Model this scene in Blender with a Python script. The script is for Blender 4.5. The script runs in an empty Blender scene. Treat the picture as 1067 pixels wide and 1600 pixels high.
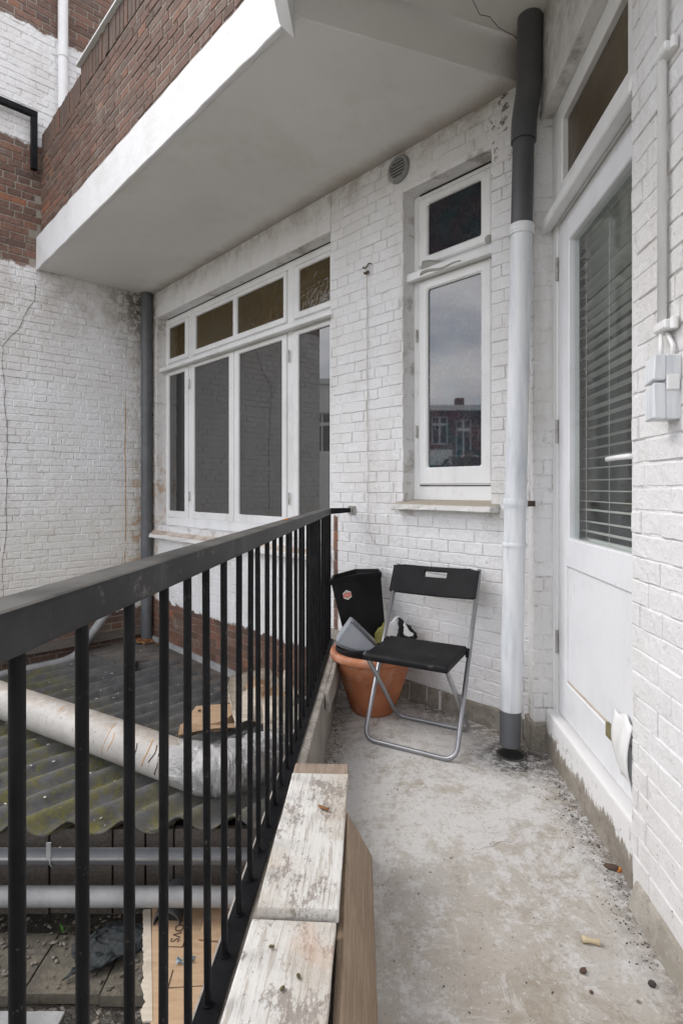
import bpy, bmesh, math, random
from mathutils import Vector, Matrix, noise as mnoise
R = random.Random(7)
PI = math.pi
SC = bpy.context.scene
COL = SC.collection

# ---------------------------------------------------------------- camera, sky, sun, exposure
EYE = Vector((0, 0, 1.18))
FPX, CU, CV = 870.0, 533.5, 763.0          # focal length and principal point of the photograph in its own pixels
cam_d = bpy.data.cameras.new('camera'); cam = bpy.data.objects.new('camera', cam_d); COL.objects.link(cam)
cam.location = EYE; cam.rotation_euler = (PI / 2, 0, 0)
cam_d.sensor_fit = 'HORIZONTAL'; cam_d.sensor_width = 36; cam_d.lens = 36 * FPX / 1067
cam_d.shift_y = -(800 - CV) / 1067; cam_d.clip_start = .02; cam_d.clip_end = 500
SC.camera = cam

SUN_EL, SUN_AZ = math.radians(48), math.radians(281)     # azimuth measured clockwise from +Y
world = bpy.data.worlds.new('World'); SC.world = world; world.use_nodes = True
wn = world.node_tree; wn.nodes.clear()
w_out = wn.nodes.new('ShaderNodeOutputWorld'); w_bg = wn.nodes.new('ShaderNodeBackground')
w_sky = wn.nodes.new('ShaderNodeTexSky'); w_sky.sky_type = 'NISHITA'; w_sky.sun_disc = False
w_sky.sun_elevation = SUN_EL; w_sky.sun_rotation = SUN_AZ; w_sky.air_density = 1.0; w_sky.dust_density = 2.0
w_tc = wn.nodes.new('ShaderNodeTexCoord'); w_map = wn.nodes.new('ShaderNodeMapping'); w_map.inputs['Scale'].default_value = (1, 1, 2.6)
w_noise = wn.nodes.new('ShaderNodeTexNoise'); w_noise.inputs['Scale'].default_value = 2.6; w_noise.inputs['Detail'].default_value = 9; w_noise.inputs['Roughness'].default_value = .62
w_ramp = wn.nodes.new('ShaderNodeValToRGB'); w_ramp.color_ramp.elements[0].position = .3; w_ramp.color_ramp.elements[1].position = .62
w_ramp.color_ramp.elements[0].color = (.55, .55, .55, 1); w_ramp.color_ramp.elements[1].color = (.97, .97, .97, 1)
w_mix = wn.nodes.new('ShaderNodeMixRGB'); w_mix.inputs[2].default_value = (8.9, 8.85, 9.1, 1)
wn.links.new(w_tc.outputs['Generated'], w_map.inputs[0]); wn.links.new(w_map.outputs[0], w_noise.inputs['Vector'])
wn.links.new(w_noise.outputs[0], w_ramp.inputs[0]); wn.links.new(w_ramp.outputs[0], w_mix.inputs[0])
w_n2 = wn.nodes.new('ShaderNodeTexNoise'); w_n2.inputs['Scale'].default_value = 4.2; w_n2.inputs['Detail'].default_value = 7; wn.links.new(w_map.outputs[0], w_n2.inputs['Vector'])
w_r2 = wn.nodes.new('ShaderNodeValToRGB'); w_r2.color_ramp.elements[0].position = .36; w_r2.color_ramp.elements[1].position = .62
w_r2.color_ramp.elements[0].color = (.52, .56, .64, 1); w_r2.color_ramp.elements[1].color = (1.0, .985, .985, 1)
w_mul = wn.nodes.new('ShaderNodeMixRGB'); w_mul.blend_type = 'MULTIPLY'; w_mul.inputs[0].default_value = 1; w_mul.inputs[1].default_value = (10.6, 10.5, 10.6, 1)
wn.links.new(w_n2.outputs[0], w_r2.inputs[0]); wn.links.new(w_r2.outputs[0], w_mul.inputs[2]); wn.links.new(w_mul.outputs[0], w_mix.inputs[2])
wn.links.new(w_sky.outputs[0], w_mix.inputs[1]); wn.links.new(w_mix.outputs[0], w_bg.inputs[0]); wn.links.new(w_bg.outputs[0], w_out.inputs[0])
w_bg.inputs[1].default_value = .15
sun_d = bpy.data.lights.new('sun', 'SUN'); sun_d.energy = .85; sun_d.angle = math.radians(24); sun_d.color = (1, .975, .945)
sun = bpy.data.objects.new('sun', sun_d); COL.objects.link(sun)
sdir = Vector((math.sin(SUN_AZ) * math.cos(SUN_EL), math.cos(SUN_AZ) * math.cos(SUN_EL), math.sin(SUN_EL)))
sun.rotation_euler = sdir.to_track_quat('Z', 'Y').to_euler()
SC.view_settings.view_transform = 'Standard'; SC.view_settings.look = 'None'
SC.view_settings.gamma = 1; SC.view_settings.use_curve_mapping = False
SC.view_settings.exposure = 0.84
SC.render.engine = 'CYCLES'
SC.cycles.max_bounces = 8; SC.cycles.diffuse_bounces = 5

# ---------------------------------------------------------------- frames of the place (metres)
D1 = Vector((-.6861, .7275, 0)); N1 = Vector((-.7275, -.6861, 0)); O1 = Vector((.382, 3.130, 0))   # window wall: along (leftwards), out
D2 = Vector((.06823, .99767, 0)); N2 = Vector((-.99767, .06823, 0)); OD = Vector((.954, 2.5, 0))   # door wall: along (away), out
Z3 = Vector((0, 0, 1))
def frame(o, x, y): return Matrix(((x.x, y.x, 0, o.x), (x.y, y.y, 0, o.y), (x.z, y.z, 1, o.z), (0, 0, 0, 1)))
FW = frame(O1, D1, N1)                       # (s, n, z) of the window wall
FL = frame(O1 + D1 * 3.36, N1, -D1)          # left wall: x runs out from the corner, y faces right
FD = frame(OD, D2, N2)                       # door plane
FJ = frame(OD, N2, -D2)                      # far door jamb (x out of the door plane, faces the camera)
FR = frame(Vector((-.296, 0, 0)), Vector((.06735, .99773, 0)), Vector((-.99773, .06735, 0)))  # railing line: x along, y outwards
def P(F, s, n, z): return F @ Vector((s, n, z))
def photo_at(p): return (CU + FPX * p.x / p.y, CV - FPX * (p.z - EYE.z) / p.y) if p.y > .05 else None

# ---------------------------------------------------------------- materials
def rgb(c): return (c[0], c[1], c[2], 1)
class G:
    def __init__(s, name):
        s.m = bpy.data.materials.new(name); s.m.use_nodes = True; s.t = s.m.node_tree
        s.b = s.t.nodes['Principled BSDF']; s._pos = None
    def n(s, ty, **kw):
        x = s.t.nodes.new(ty)
        for k, v in kw.items(): setattr(x, k, v)
        return x
    def l(s, a, b):
        if isinstance(a, (int, float)): b.default_value = a
        elif isinstance(a, (tuple, list, Vector)):
            b.default_value = rgb(a) if len(b.default_value) == 4 else tuple(a)[:3]
        else: s.t.links.new(a, b)
    def pos(s):
        if s._pos is None: s._pos = s.n('ShaderNodeNewGeometry').outputs['Position']
        return s._pos
    def obj(s): return s.n('ShaderNodeTexCoord').outputs['Object']
    def scale(s, v, sc):
        x = s.n('ShaderNodeMapping'); s.l(v, x.inputs[0]); x.inputs['Scale'].default_value = sc; return x.outputs[0]
    def noise(s, sc, det=4, ro=.55, v=None, dist=0):
        x = s.n('ShaderNodeTexNoise'); s.l(v if v is not None else s.pos(), x.inputs['Vector'])
        x.inputs['Scale'].default_value = sc; x.inputs['Detail'].default_value = det; x.inputs['Roughness'].default_value = ro
        x.inputs['Distortion'].default_value = dist; return x.outputs['Fac']
    def voro(s, sc, feature='F1', v=None, out='Distance', rnd=1):
        x = s.n('ShaderNodeTexVoronoi', feature=feature); s.l(v if v is not None else s.pos(), x.inputs['Vector'])
        x.inputs['Scale'].default_value = sc; x.inputs['Randomness'].default_value = rnd; return x.outputs[out]
    def ramp(s, f, st):
        x = s.n('ShaderNodeValToRGB'); s.l(f, x.inputs[0]); e = x.color_ramp.elements
        while len(e) < len(st): e.new(.5)
        for k, (p, c) in enumerate(st):
            e[k].position = p; e[k].color = rgb(c) if isinstance(c, (tuple, list)) else (c, c, c, 1)
        return x.outputs[0]
    def mix(s, f, a, b, mode='MIX'):
        x = s.n('ShaderNodeMixRGB', blend_type=mode); s.l(f, x.inputs[0]); s.l(a, x.inputs[1]); s.l(b, x.inputs[2]); return x.outputs[0]
    def math(s, op, a, b=0, c=0):
        x = s.n('ShaderNodeMath', operation=op); s.l(a, x.inputs[0]); s.l(b, x.inputs[1]); s.l(c, x.inputs[2]); return x.outputs[0]
    def step(s, v, a, b):                      # smooth 0..1 between a and b
        x = s.n('ShaderNodeMapRange', interpolation_type='SMOOTHSTEP'); s.l(v, x.inputs[0])
        x.inputs[1].default_value = a; x.inputs[2].default_value = b; x.inputs[3].default_value = 0; x.inputs[4].default_value = 1
        return x.outputs[0]
    def dot(s, d, o):                          # coordinate of the point along unit vector d from o
        x = s.n('ShaderNodeVectorMath', operation='DOT_PRODUCT'); s.l(s.pos(), x.inputs[0]); x.inputs[1].default_value = tuple(d)
        return s.math('SUBTRACT', x.outputs['Value'], d.dot(o))
    def rand(s):                               # per piece: object random + island random
        a = s.n('ShaderNodeObjectInfo').outputs['Random']; b = s.n('ShaderNodeNewGeometry').outputs['Random Per Island']
        return s.math('FRACT', s.math('ADD', a, b))
    def bump(s, h, st=.3, d=.01):
        x = s.n('ShaderNodeBump'); s.l(h, x.inputs['Height']); x.inputs['Strength'].default_value = st; x.inputs['Distance'].default_value = d
        s.t.links.new(x.outputs[0], s.b.inputs['Normal']); return s
    def end(s, col=None, rough=.6, metal=0, spec=None):
        if col is not None: s.l(col, s.b.inputs['Base Color'])
        s.l(rough, s.b.inputs['Roughness']); s.l(metal, s.b.inputs['Metallic'])
        if spec is not None: s.l(spec, s.b.inputs['Specular IOR Level'])
        return s.m

WHITE = (.775, .77, .772)
def painted_brick(name, mode, mortar=False):
    g = G(name); z = g.n('ShaderNodeSeparateXYZ'); g.l(g.pos(), z.inputs[0]); z = z.outputs['Z']
    fine, mid, big = g.noise(95, 5, .65), g.noise(18, 5, .6), g.noise(1.7, 4, .6)
    c = g.mix(g.step(big, .38, .7), WHITE, (.70, .688, .67))
    if not mortar: c = g.mix(g.math('MULTIPLY', g.rand(), .22), c, (.66, .65, .63))
    c = g.mix(g.math('MULTIPLY', g.step(mid, .62, .76), .30), c, (.46, .43, .39))
    c = g.mix(g.math('MULTIPLY', g.step(fine, .70, .76), .55), c, (.16, .14, .12))
    sp_ = g.math('MULTIPLY', g.step(g.noise(38, 5, .7), .63, .68), g.step(g.noise(3.1, 4, .6), .50, .66))
    c = g.mix(g.math('MULTIPLY', sp_, .75), c, (.14, .115, .10))
    if mortar: c = g.mix(g.math('MULTIPLY', g.step(g.noise(6, 5, .7), .50, .68), .8), c, (.33, .30, .265))
    fk = g.math('MULTIPLY', g.step(g.noise(24, 12, .86), .605, .63), g.step(g.noise(2.3, 5, .6), .47, .60)); c = g.mix(g.math('MULTIPLY', fk, .75), c, (.22, .18, .15))
    wm = g.noise(5, 8, .72, g.scale(g.pos(), (1, 1, .22))); c = g.mix(g.math('MULTIPLY', g.step(wm, .52, .64), .30), c, (.54, .515, .475))
    wob = g.math('MULTIPLY', g.math('SUBTRACT', g.noise(7, 4, .7), .5), .16)
    zz = g.math('ADD', z, wob)
    r = g.rand(); raw = g.ramp(r, [(0, (.095, .054, .038)), (.3, (.165, .082, .054)), (.55, (.125, .076, .055)), (.8, (.205, .095, .06)), (.93, (.165, .11, .08)), (1, (.27, .105, .052))])
    raw = g.mix(g.step(g.noise(30, 6, .7), .45, .75), raw, (.075, .055, .048))
    raw = g.mix(g.math('MULTIPLY', g.step(g.noise(5, 5), .55, .75), .5), raw, (.24, .21, .18))
    if mortar: raw = g.mix(g.noise(14), (.19, .165, .135), (.33, .295, .245))
    if mode == 'window':
        s = g.dot(D1, O1)
        m = g.math('SUBTRACT', 1, g.step(zz, .085, .10))
        left = g.step(s, .60, .61)                                          # below the white paint left of the railing
        strip = g.math('MULTIPLY', g.math('MULTIPLY', g.step(s, .585, .595), g.math('SUBTRACT', 1, g.step(s, .625, .635))), g.math('SUBTRACT', 1, g.step(zz, 1.0, 1.03)))
        m = g.math('MAXIMUM', g.math('MULTIPLY', m, left), strip)
        stain = g.math('MULTIPLY', g.step(g.math('ADD', z, g.math('MULTIPLY', g.noise(5, 8, .75), .42)), 3.12, 3.34), g.step(g.noise(7, 9, .8), .38, .62))
        c = g.mix(g.math('MULTIPLY', stain, .6), c, (.27, .215, .16))
        rust = g.math('MULTIPLY', g.math('MULTIPLY', g.step(s, 3.16, 3.2), g.math('SUBTRACT', 1, g.step(z, 1.1, 1.7))), g.step(g.noise(11, 4), .45, .65))
        c = g.mix(g.math('MULTIPLY', rust, .7), c, (.42, .20, .06))
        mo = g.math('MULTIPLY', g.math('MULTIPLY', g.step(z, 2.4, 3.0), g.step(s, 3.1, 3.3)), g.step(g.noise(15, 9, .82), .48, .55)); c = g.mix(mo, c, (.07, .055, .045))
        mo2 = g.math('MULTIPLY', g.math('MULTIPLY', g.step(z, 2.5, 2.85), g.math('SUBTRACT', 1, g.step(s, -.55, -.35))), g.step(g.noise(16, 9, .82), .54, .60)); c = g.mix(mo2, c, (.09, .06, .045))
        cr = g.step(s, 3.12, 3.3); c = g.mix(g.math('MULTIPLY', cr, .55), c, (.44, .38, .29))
    elif mode == 'left':
        k = g.dot(N1, O1 + D1 * 3.36)
        a = g.math('SUBTRACT', 1, g.step(zz, .0, .02))
        b = g.math('MULTIPLY', g.step(zz, 3.10, 3.13), g.math('SUBTRACT', 1, g.step(zz, 4.17, 4.2)))
        d = g.step(zz, 5.19, 5.22); m = g.math('MAXIMUM', a, g.math('MAXIMUM', b, d))
        damp = g.math('MULTIPLY', g.math('SUBTRACT', 1, g.step(g.math('ADD', k, g.math('MULTIPLY', g.noise(5, 5, .7), .5)), .3, .62)), g.step(g.noise(8, 5, .7), .35, .7))
        c = g.mix(g.math('MULTIPLY', damp, .75), c, (.38, .315, .22))
        low = g.math('SUBTRACT', 1, g.step(g.math('ADD', z, g.math('MULTIPLY', g.noise(2, 5, .7), 1.2)), .9, 2.2)); c = g.mix(g.math('MULTIPLY', low, .35), c, (.60, .55, .43))
        hi = g.math('MULTIPLY', g.step(g.math('ADD', z, g.math('MULTIPLY', g.noise(3, 5, .7), .9)), 2.6, 3.5), g.step(g.noise(5, 6, .75), .40, .62)); hi = g.math('MULTIPLY', hi, g.math('SUBTRACT', 1, g.step(z, 3.12, 3.16))); c = g.mix(g.math('MULTIPLY', hi, .45), c, (.33, .27, .21))
        c = g.mix(g.math('MULTIPLY', g.math('MULTIPLY', g.step(z, 2.2, 3.1), g.math('SUBTRACT', 1, g.step(k, .05, .5))), g.step(g.noise(15, 9, .82), .46, .53)), c, (.07, .055, .045))
        line = g.math('SUBTRACT', 1, g.step(g.math('ABSOLUTE', g.math('SUBTRACT', k, g.math('ADD', .225, g.math('MULTIPLY', g.noise(3, 2), .03)))), .003, .009))
        line = g.math('MULTIPLY', line, g.math('MULTIPLY', g.math('SUBTRACT', 1, g.step(z, 1.9, 2.3)), g.step(g.noise(6, 3), .3, .5)))
        c = g.mix(g.math('MULTIPLY', line, .8), c, (.40, .22, .06))
        rust = g.math('MULTIPLY', g.math('MULTIPLY', g.math('SUBTRACT', 1, g.step(k, .16, .24)), g.math('SUBTRACT', 1, g.step(z, 1.0, 1.5))), g.step(g.noise(9, 4), .45, .68))
        c = g.mix(g.math('MULTIPLY', rust, .7), c, (.44, .23, .08))
    elif mode == 'door':
        m = g.math('MULTIPLY', g.step(g.noise(26, 5, .7), .66, .70), g.math('SUBTRACT', 1, g.step(z, .25, .45)))
        stain = g.math('MULTIPLY', g.step(g.math('ADD', z, g.math('MULTIPLY', g.noise(5, 8, .75), .6)), 2.9, 3.5), g.step(g.noise(7, 9, .8), .40, .64))
        c = g.mix(g.math('MULTIPLY', stain, .55), c, (.24, .20, .15))
    else:
        m = 1.0
        tp_ = g.math('ADD', z, g.math('MULTIPLY', g.math('SUBTRACT', g.noise(2.2, 5, .65), .5), .9))
        raw = g.mix(g.math('MULTIPLY', g.step(tp_, 3.75, 4.3), .55), raw, (.085, .065, .052))
        lime = g.noise(5, 5, .7, g.scale(g.pos(), (1, 1, .16)))
        raw = g.mix(g.math('MULTIPLY', g.step(lime, .58, .72), .45), raw, (.27, .235, .215))
    col = g.mix(m, c, raw) if mode != 'raw' else raw
    h = g.math('ADD', g.math('MULTIPLY', g.noise(130, 4, .6), .18), g.math('ADD', g.math('MULTIPLY', g.noise(42, 6, .68, g.scale(g.pos(), (1, 1, .75))), .9), g.math('MULTIPLY', g.noise(13, 5, .65), .9)))
    g.bump(h, 1.0, .010)
    return g.end(col, .62 if mode != 'raw' else .85)

def m_wood_white(name='white_gloss_paint', tone=(.77, .77, .76), chips=.72):
    g = G(name); a = g.noise(3, 4); b = g.noise(60, 4, .7)
    c = g.mix(g.step(a, .4, .75), tone, tuple(x * .88 for x in tone))
    c = g.mix(g.math('MULTIPLY', g.math('MULTIPLY', g.step(g.noise(26, 12, .86), .60, .625), g.step(g.noise(3.7, 4, .6), .48, .58)), .75), c, (.24, .20, .16))
    c = g.mix(g.math('MULTIPLY', g.step(g.noise(4, 9, .75, g.scale(g.pos(), (1, 1, .3))), .52, .64), .25), c, (.52, .50, .46))
    c = g.mix(g.math('MULTIPLY', g.step(g.noise(12, 6, .75), .58, .8), .3), c, (.40, .37, .32))
    g.bump(g.math('ADD', g.noise(35, 3), g.math('MULTIPLY', b, .3)), .25, .003); return g.end(c, .42)
def m_plain(name, c1, c2, sc=8, rough=.6, metal=0, bst=.2, bsc=60, bd=.003, spec=None):
    g = G(name); c = g.mix(g.step(g.noise(sc, 6, .65), .3, .72), c1, c2)
    g.bump(g.noise(bsc, 5, .6), bst, bd); return g.end(c, rough, metal, spec)
def m_soffit(name='soffit_paint'):
    g = G(name); a, b = g.noise(1.3, 4), g.noise(7, 6, .7)
    c = g.mix(g.step(a, .35, .7), (.71, .70, .68), (.65, .635, .61))
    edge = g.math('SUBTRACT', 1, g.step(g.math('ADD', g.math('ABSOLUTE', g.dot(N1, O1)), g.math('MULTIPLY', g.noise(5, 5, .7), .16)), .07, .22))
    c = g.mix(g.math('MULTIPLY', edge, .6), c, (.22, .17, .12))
    c = g.mix(g.math('MULTIPLY', g.step(g.noise(30, 12, .84), .625, .65), g.step(g.noise(2.2, 4), .5, .6)), c, (.14, .11, .08))
    c = g.mix(g.math('MULTIPLY', g.step(g.noise(2.4, 10, .8), .52, .64), .22), c, (.50, .45, .38))
    g.bump(g.math('ADD', g.noise(3, 3), g.math('MULTIPLY', g.noise(50, 4), .25)), .3, .01); return g.end(c, .7)
def m_fascia(name='fascia_paint'):
    g = G(name); c = g.mix(g.step(g.noise(4, 5), .4, .7), (.68, .68, .68), (.62, .615, .60))
    c = g.mix(g.math('MULTIPLY', g.step(g.noise(26, 12, .84), .60, .64), .7), c, (.2, .17, .14))
    g.bump(g.math('ADD', g.noise(14, 4), g.math('MULTIPLY', g.noise(70, 4), .4)), .5, .008); return g.end(c, .6)
def m_pipe_white(name='white_painted_pipe'):
    g = G(name); v = g.scale(g.pos(), (9, 9, 1.1)); c = g.ramp(g.noise(3, 5, .6, v), [(.3, (.50, .53, .56)), (.5, (.64, .66, .68)), (.7, (.75, .755, .755))])
    c = g.mix(g.math('MULTIPLY', g.step(g.noise(40, 5, .7), .68, .74), .5), c, (.3, .29, .28))
    g.bump(g.noise(30, 3), .15, .002); return g.end(c, .45)
def m_concrete_floor():
    g = G('balcony_concrete'); p = g.pos(); y = g.n('ShaderNodeSeparateXYZ'); g.l(p, y.inputs[0]); yy = y.outputs['Y']
    a, b, m12, f = g.noise(1.6, 6, .6, dist=.6), g.noise(4.5, 12, .82, dist=.4), g.noise(14, 12, .85), g.noise(70, 8, .8)
    c = g.ramp(a, [(.32, (.375, .335, .28)), (.46, (.465, .428, .375)), (.56, (.495, .47, .43)), (.68, (.42, .38, .325))])
    c = g.mix(g.math('MULTIPLY', g.step(m12, .47, .56), .35), c, (.33, .295, .245))
    wp_ = g.math('ADD', g.math('ADD', g.math('MULTIPLY', b, .55), g.math('MULTIPLY', m12, .45)), g.math('MULTIPLY', g.step(yy, 1.3, 2.1), .06))
    c = g.mix(g.math('MULTIPLY', g.step(wp_, .503, .565), .76), c, (.67, .66, .645))
    st = g.noise(9, 10, .82, g.scale(p, (1.3, .25, 1)), .5); c = g.mix(g.math('MULTIPLY', g.step(st, .56, .60), .4), c, (.70, .69, .675))
    sw = g.noise(8, 10, .82, g.scale(p, (.35, 1.2, 1)), .5); c = g.mix(g.math('MULTIPLY', g.step(sw, .57, .61), .4), c, (.66, .65, .63))
    c = g.mix(g.math('MULTIPLY', g.step(g.noise(2.6, 12, .84, dist=.8), .52, .60), .55), c, (.30, .245, .175))
    c = g.mix(g.math('MULTIPLY', g.step(g.noise(17, 12, .86), .57, .62), .6), c, (.19, .16, .125))
    c = g.mix(g.math('MULTIPLY', g.step(f, .565, .62), .55), c, (.17, .148, .125))
    c = g.mix(g.math('MULTIPLY', g.step(g.noise(48, 6, .75), .60, .64), .6), c, (.70, .69, .67))
    c = g.mix(g.math('MULTIPLY', g.step(g.noise(30, 3, .5), .72, .75), .8), c, (.10, .08, .065))
    ln = g.math('ABSOLUTE', g.math('SUBTRACT', g.noise(1.3, 3, .5, g.scale(p, (1.6, .45, 1))), .47))
    c = g.mix(g.math('MULTIPLY', g.math('MULTIPLY', g.math('SUBTRACT', 1, g.step(ln, .0004, .0022)), g.step(g.noise(5, 4), .46, .56)), .4), c, (.16, .14, .12))
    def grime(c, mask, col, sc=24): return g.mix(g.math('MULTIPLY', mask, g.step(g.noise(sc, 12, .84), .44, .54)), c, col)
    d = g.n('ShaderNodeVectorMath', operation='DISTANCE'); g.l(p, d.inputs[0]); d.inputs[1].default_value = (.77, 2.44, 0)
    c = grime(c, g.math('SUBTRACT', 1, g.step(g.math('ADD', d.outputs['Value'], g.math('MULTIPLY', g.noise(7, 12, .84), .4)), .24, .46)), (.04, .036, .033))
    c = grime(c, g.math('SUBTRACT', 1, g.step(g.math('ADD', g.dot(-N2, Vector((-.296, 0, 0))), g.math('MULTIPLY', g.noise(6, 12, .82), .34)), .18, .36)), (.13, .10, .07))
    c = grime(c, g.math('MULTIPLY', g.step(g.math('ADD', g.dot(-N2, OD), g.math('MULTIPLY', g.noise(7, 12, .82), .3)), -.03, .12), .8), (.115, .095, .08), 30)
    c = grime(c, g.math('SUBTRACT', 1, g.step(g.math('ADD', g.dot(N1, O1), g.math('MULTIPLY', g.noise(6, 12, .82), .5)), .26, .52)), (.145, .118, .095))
    g.bump(g.math('ADD', g.math('MULTIPLY', m12, 1.0), g.math('MULTIPLY', f, .6)), .7, .007); return g.end(c, .82)
def m_concrete(name, c1=(.26, .245, .215), c2=(.34, .325, .29), drip=False):
    g = G(name); c = g.mix(g.step(g.noise(4, 10, .8), .42, .58), c1, c2)
    c = g.mix(g.math('MULTIPLY', g.step(g.noise(22, 12, .84), .52, .60), .6), c, tuple(x * .5 for x in c1))
    c = g.mix(g.math('MULTIPLY', g.step(g.noise(60, 8, .8), .56, .62), .5), c, tuple(min(.6, x * 1.5) for x in c2))
    if drip:
        st = g.noise(20, 3, .55, g.scale(g.pos(), (1, 1, .07)))
        c = g.mix(g.math('MULTIPLY', g.step(st, .61, .63), .85), c, (.66, .65, .63))
    g.bump(g.math('ADD', g.noise(22, 10, .75), g.math('MULTIPLY', g.noise(90, 5, .7), .4)), .8, .006); return g.end(c, .85)
def m_threshold():
    g = G('threshold_paint'); z = g.n('ShaderNodeSeparateXYZ'); g.l(g.pos(), z.inputs[0]); z = z.outputs['Z']
    c = g.mix(g.step(g.noise(5, 10, .8), .42, .58), (.23, .205, .165), (.33, .30, .25)); c = g.mix(g.math('MULTIPLY', g.step(g.noise(24, 12, .84), .52, .6), .6), c, (.14, .12, .10))
    st = g.noise(38, 7, .75, g.scale(g.pos(), (1, 1, .16)))
    lim = g.math('ADD', z, g.math('ADD', g.math('MULTIPLY', g.math('SUBTRACT', g.noise(3.5, 9, .75), .5), .16), g.math('MULTIPLY', g.math('SUBTRACT', st, .5), .17)))
    wear = g.math('MULTIPLY', g.step(g.noise(15, 12, .84), .55, .60), g.math('SUBTRACT', 1, g.step(z, .13, .19)))
    c = g.mix(g.math('MULTIPLY', g.step(lim, .092, .108), g.math('SUBTRACT', 1, wear)), c, (.72, .715, .705)); g.bump(g.noise(26, 10, .75), .7, .006); return g.end(c, .75)
def m_black_metal():
    g = G('black_painted_steel'); c = g.mix(g.step(g.noise(9, 6, .7), .4, .75), (.004, .004, .005), (.012, .012, .013))
    c = g.mix(g.math('MULTIPLY', g.step(g.noise(45, 12, .86), .59, .62), .6), c, (.12, .10, .085))
    g.bump(g.noise(50, 4), .2, .002); return g.end(c, g.ramp(g.noise(14, 4), [(.3, .40), (.7, .6)]), 0, .14)
def m_handrail():
    g = G('weathered_black_rail'); c = g.mix(g.step(g.noise(6, 6, .7), .35, .7), (.013, .013, .014), (.032, .032, .034))
    n = g.n('ShaderNodeNewGeometry').outputs['Normal']; x = g.n('ShaderNodeSeparateXYZ'); g.l(n, x.inputs[0])
    c = g.mix(g.math('MULTIPLY', g.step(x.outputs['Z'], .5, .9), g.step(g.noise(5, 6, .7), .3, .6)), c, (.11, .105, .095))
    c = g.mix(g.math('MULTIPLY', g.step(g.noise(16, 12, .86), .575, .60), .6), c, (.17, .155, .135)); c = g.mix(g.math('MULTIPLY', g.step(g.noise(5, 10, .8, g.scale(g.pos(), (1, 1, .25))), .52, .62), .5), c, (.075, .072, .07))
    g.bump(g.noise(40, 5), .25, .002); return g.end(c, .5, 0, .3)
def m_flaky():
    g = G('flaking_white_board'); o = g.obj(); grain = g.noise(7, 6, .7, g.scale(o, (1, 16, 16)))
    c = g.mix(g.step(g.noise(4, 5, .6, o), .35, .75), (.68, .665, .63), (.56, .54, .49))
    c = g.mix(g.math('MULTIPLY', g.step(grain, .515, .60), .6), c, (.33, .275, .22))
    c = g.mix(g.math('MULTIPLY', g.step(g.noise(3, 12, .8, o), .46, .60), .65), c, (.45, .395, .32))
    c = g.mix(g.math('MULTIPLY', g.step(g.noise(9, 12, .82, g.scale(o, (1, 1.8, 1))), .535, .575), .8), c, (.25, .21, .18))
    c = g.mix(g.math('MULTIPLY', g.step(g.noise(34, 12, .86, o), .575, .61), .75), c, (.12, .10, .085))
    c = g.mix(g.math('MULTIPLY', g.step(g.noise(5, 3, .5, o), .60, .75), .4), c, (.55, .36, .25))
    g.bump(g.math('ADD', grain, g.math('MULTIPLY', g.noise(12, 5, .7, o), .6)), .6, .004); return g.end(c, .7)
def m_wood(name, c1, c2, ax=(1, 14, 14)):
    g = G(name); o = g.obj(); gr = g.noise(6, 9, .75, g.scale(o, ax), .3); c = g.mix(g.step(gr, .40, .60), c1, c2)
    c = g.mix(g.math('MULTIPLY', g.step(g.noise(3.5, 10, .8, o), .52, .62), .45), c, tuple(x * .7 for x in c1))
    c = g.mix(g.math('MULTIPLY', g.step(g.noise(9, 12, .84, g.scale(o, tuple(max(1, a * .25) for a in ax))), .60, .63), .7), c, (.07, .055, .045))
    c = g.mix(g.math('MULTIPLY', g.step(g.noise(20, 5, .7, g.scale(o, (1, 3, 3))), .64, .7), .7), c, (.06, .05, .042))
    g.bump(gr, .3, .003); return g.end(c, .7)
def m_terracotta():
    g = G('terracotta'); c = g.mix(g.step(g.noise(5, 5, .6), .35, .75), (.39, .125, .05), (.49, .19, .088))
    z = g.n('ShaderNodeSeparateXYZ'); g.l(g.pos(), z.inputs[0])
    c = g.mix(g.math('MULTIPLY', g.step(g.noise(9, 12, .82), .50, .60), .4), c, (.52, .36, .27))
    c = g.mix(g.math('MULTIPLY', g.step(g.noise(26, 12, .84), .57, .62), .5), c, (.17, .085, .05))
    g.bump(g.noise(60, 4), .15, .002); return g.end(c, .62)
def m_roof():
    g = G('weathered_fibre_cement'); k = g.dot(N1, O1)
    c = g.mix(g.step(g.noise(6, 6, .7), .3, .7), (.050, .050, .051), (.112, .110, .107))
    c = g.mix(g.math('MULTIPLY', g.rand(), .25), c, (.14, .135, .125))
    c = g.mix(g.math('MULTIPLY', g.step(g.noise(22, 6, .75), .56, .7), .6), c, (.19, .175, .15))
    ms = g.math('MULTIPLY', g.step(g.noise(7.5, 9, .82), .44, .60), g.step(g.math('ADD', k, g.math('MULTIPLY', g.noise(3, 3), .8)), 1.15, 1.8))
    c = g.mix(g.math('MULTIPLY', ms, .8), c, g.mix(g.noise(50), (.075, .075, .012), (.19, .165, .025)))
    c = g.mix(g.math('MULTIPLY', g.step(g.noise(60, 4, .7), .70, .73), .9), c, (.42, .41, .39))
    g.bump(g.math('ADD', g.noise(35, 6, .7), g.math('MULTIPLY', ms, .6)), .6, .006); return g.end(c, .9)
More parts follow.
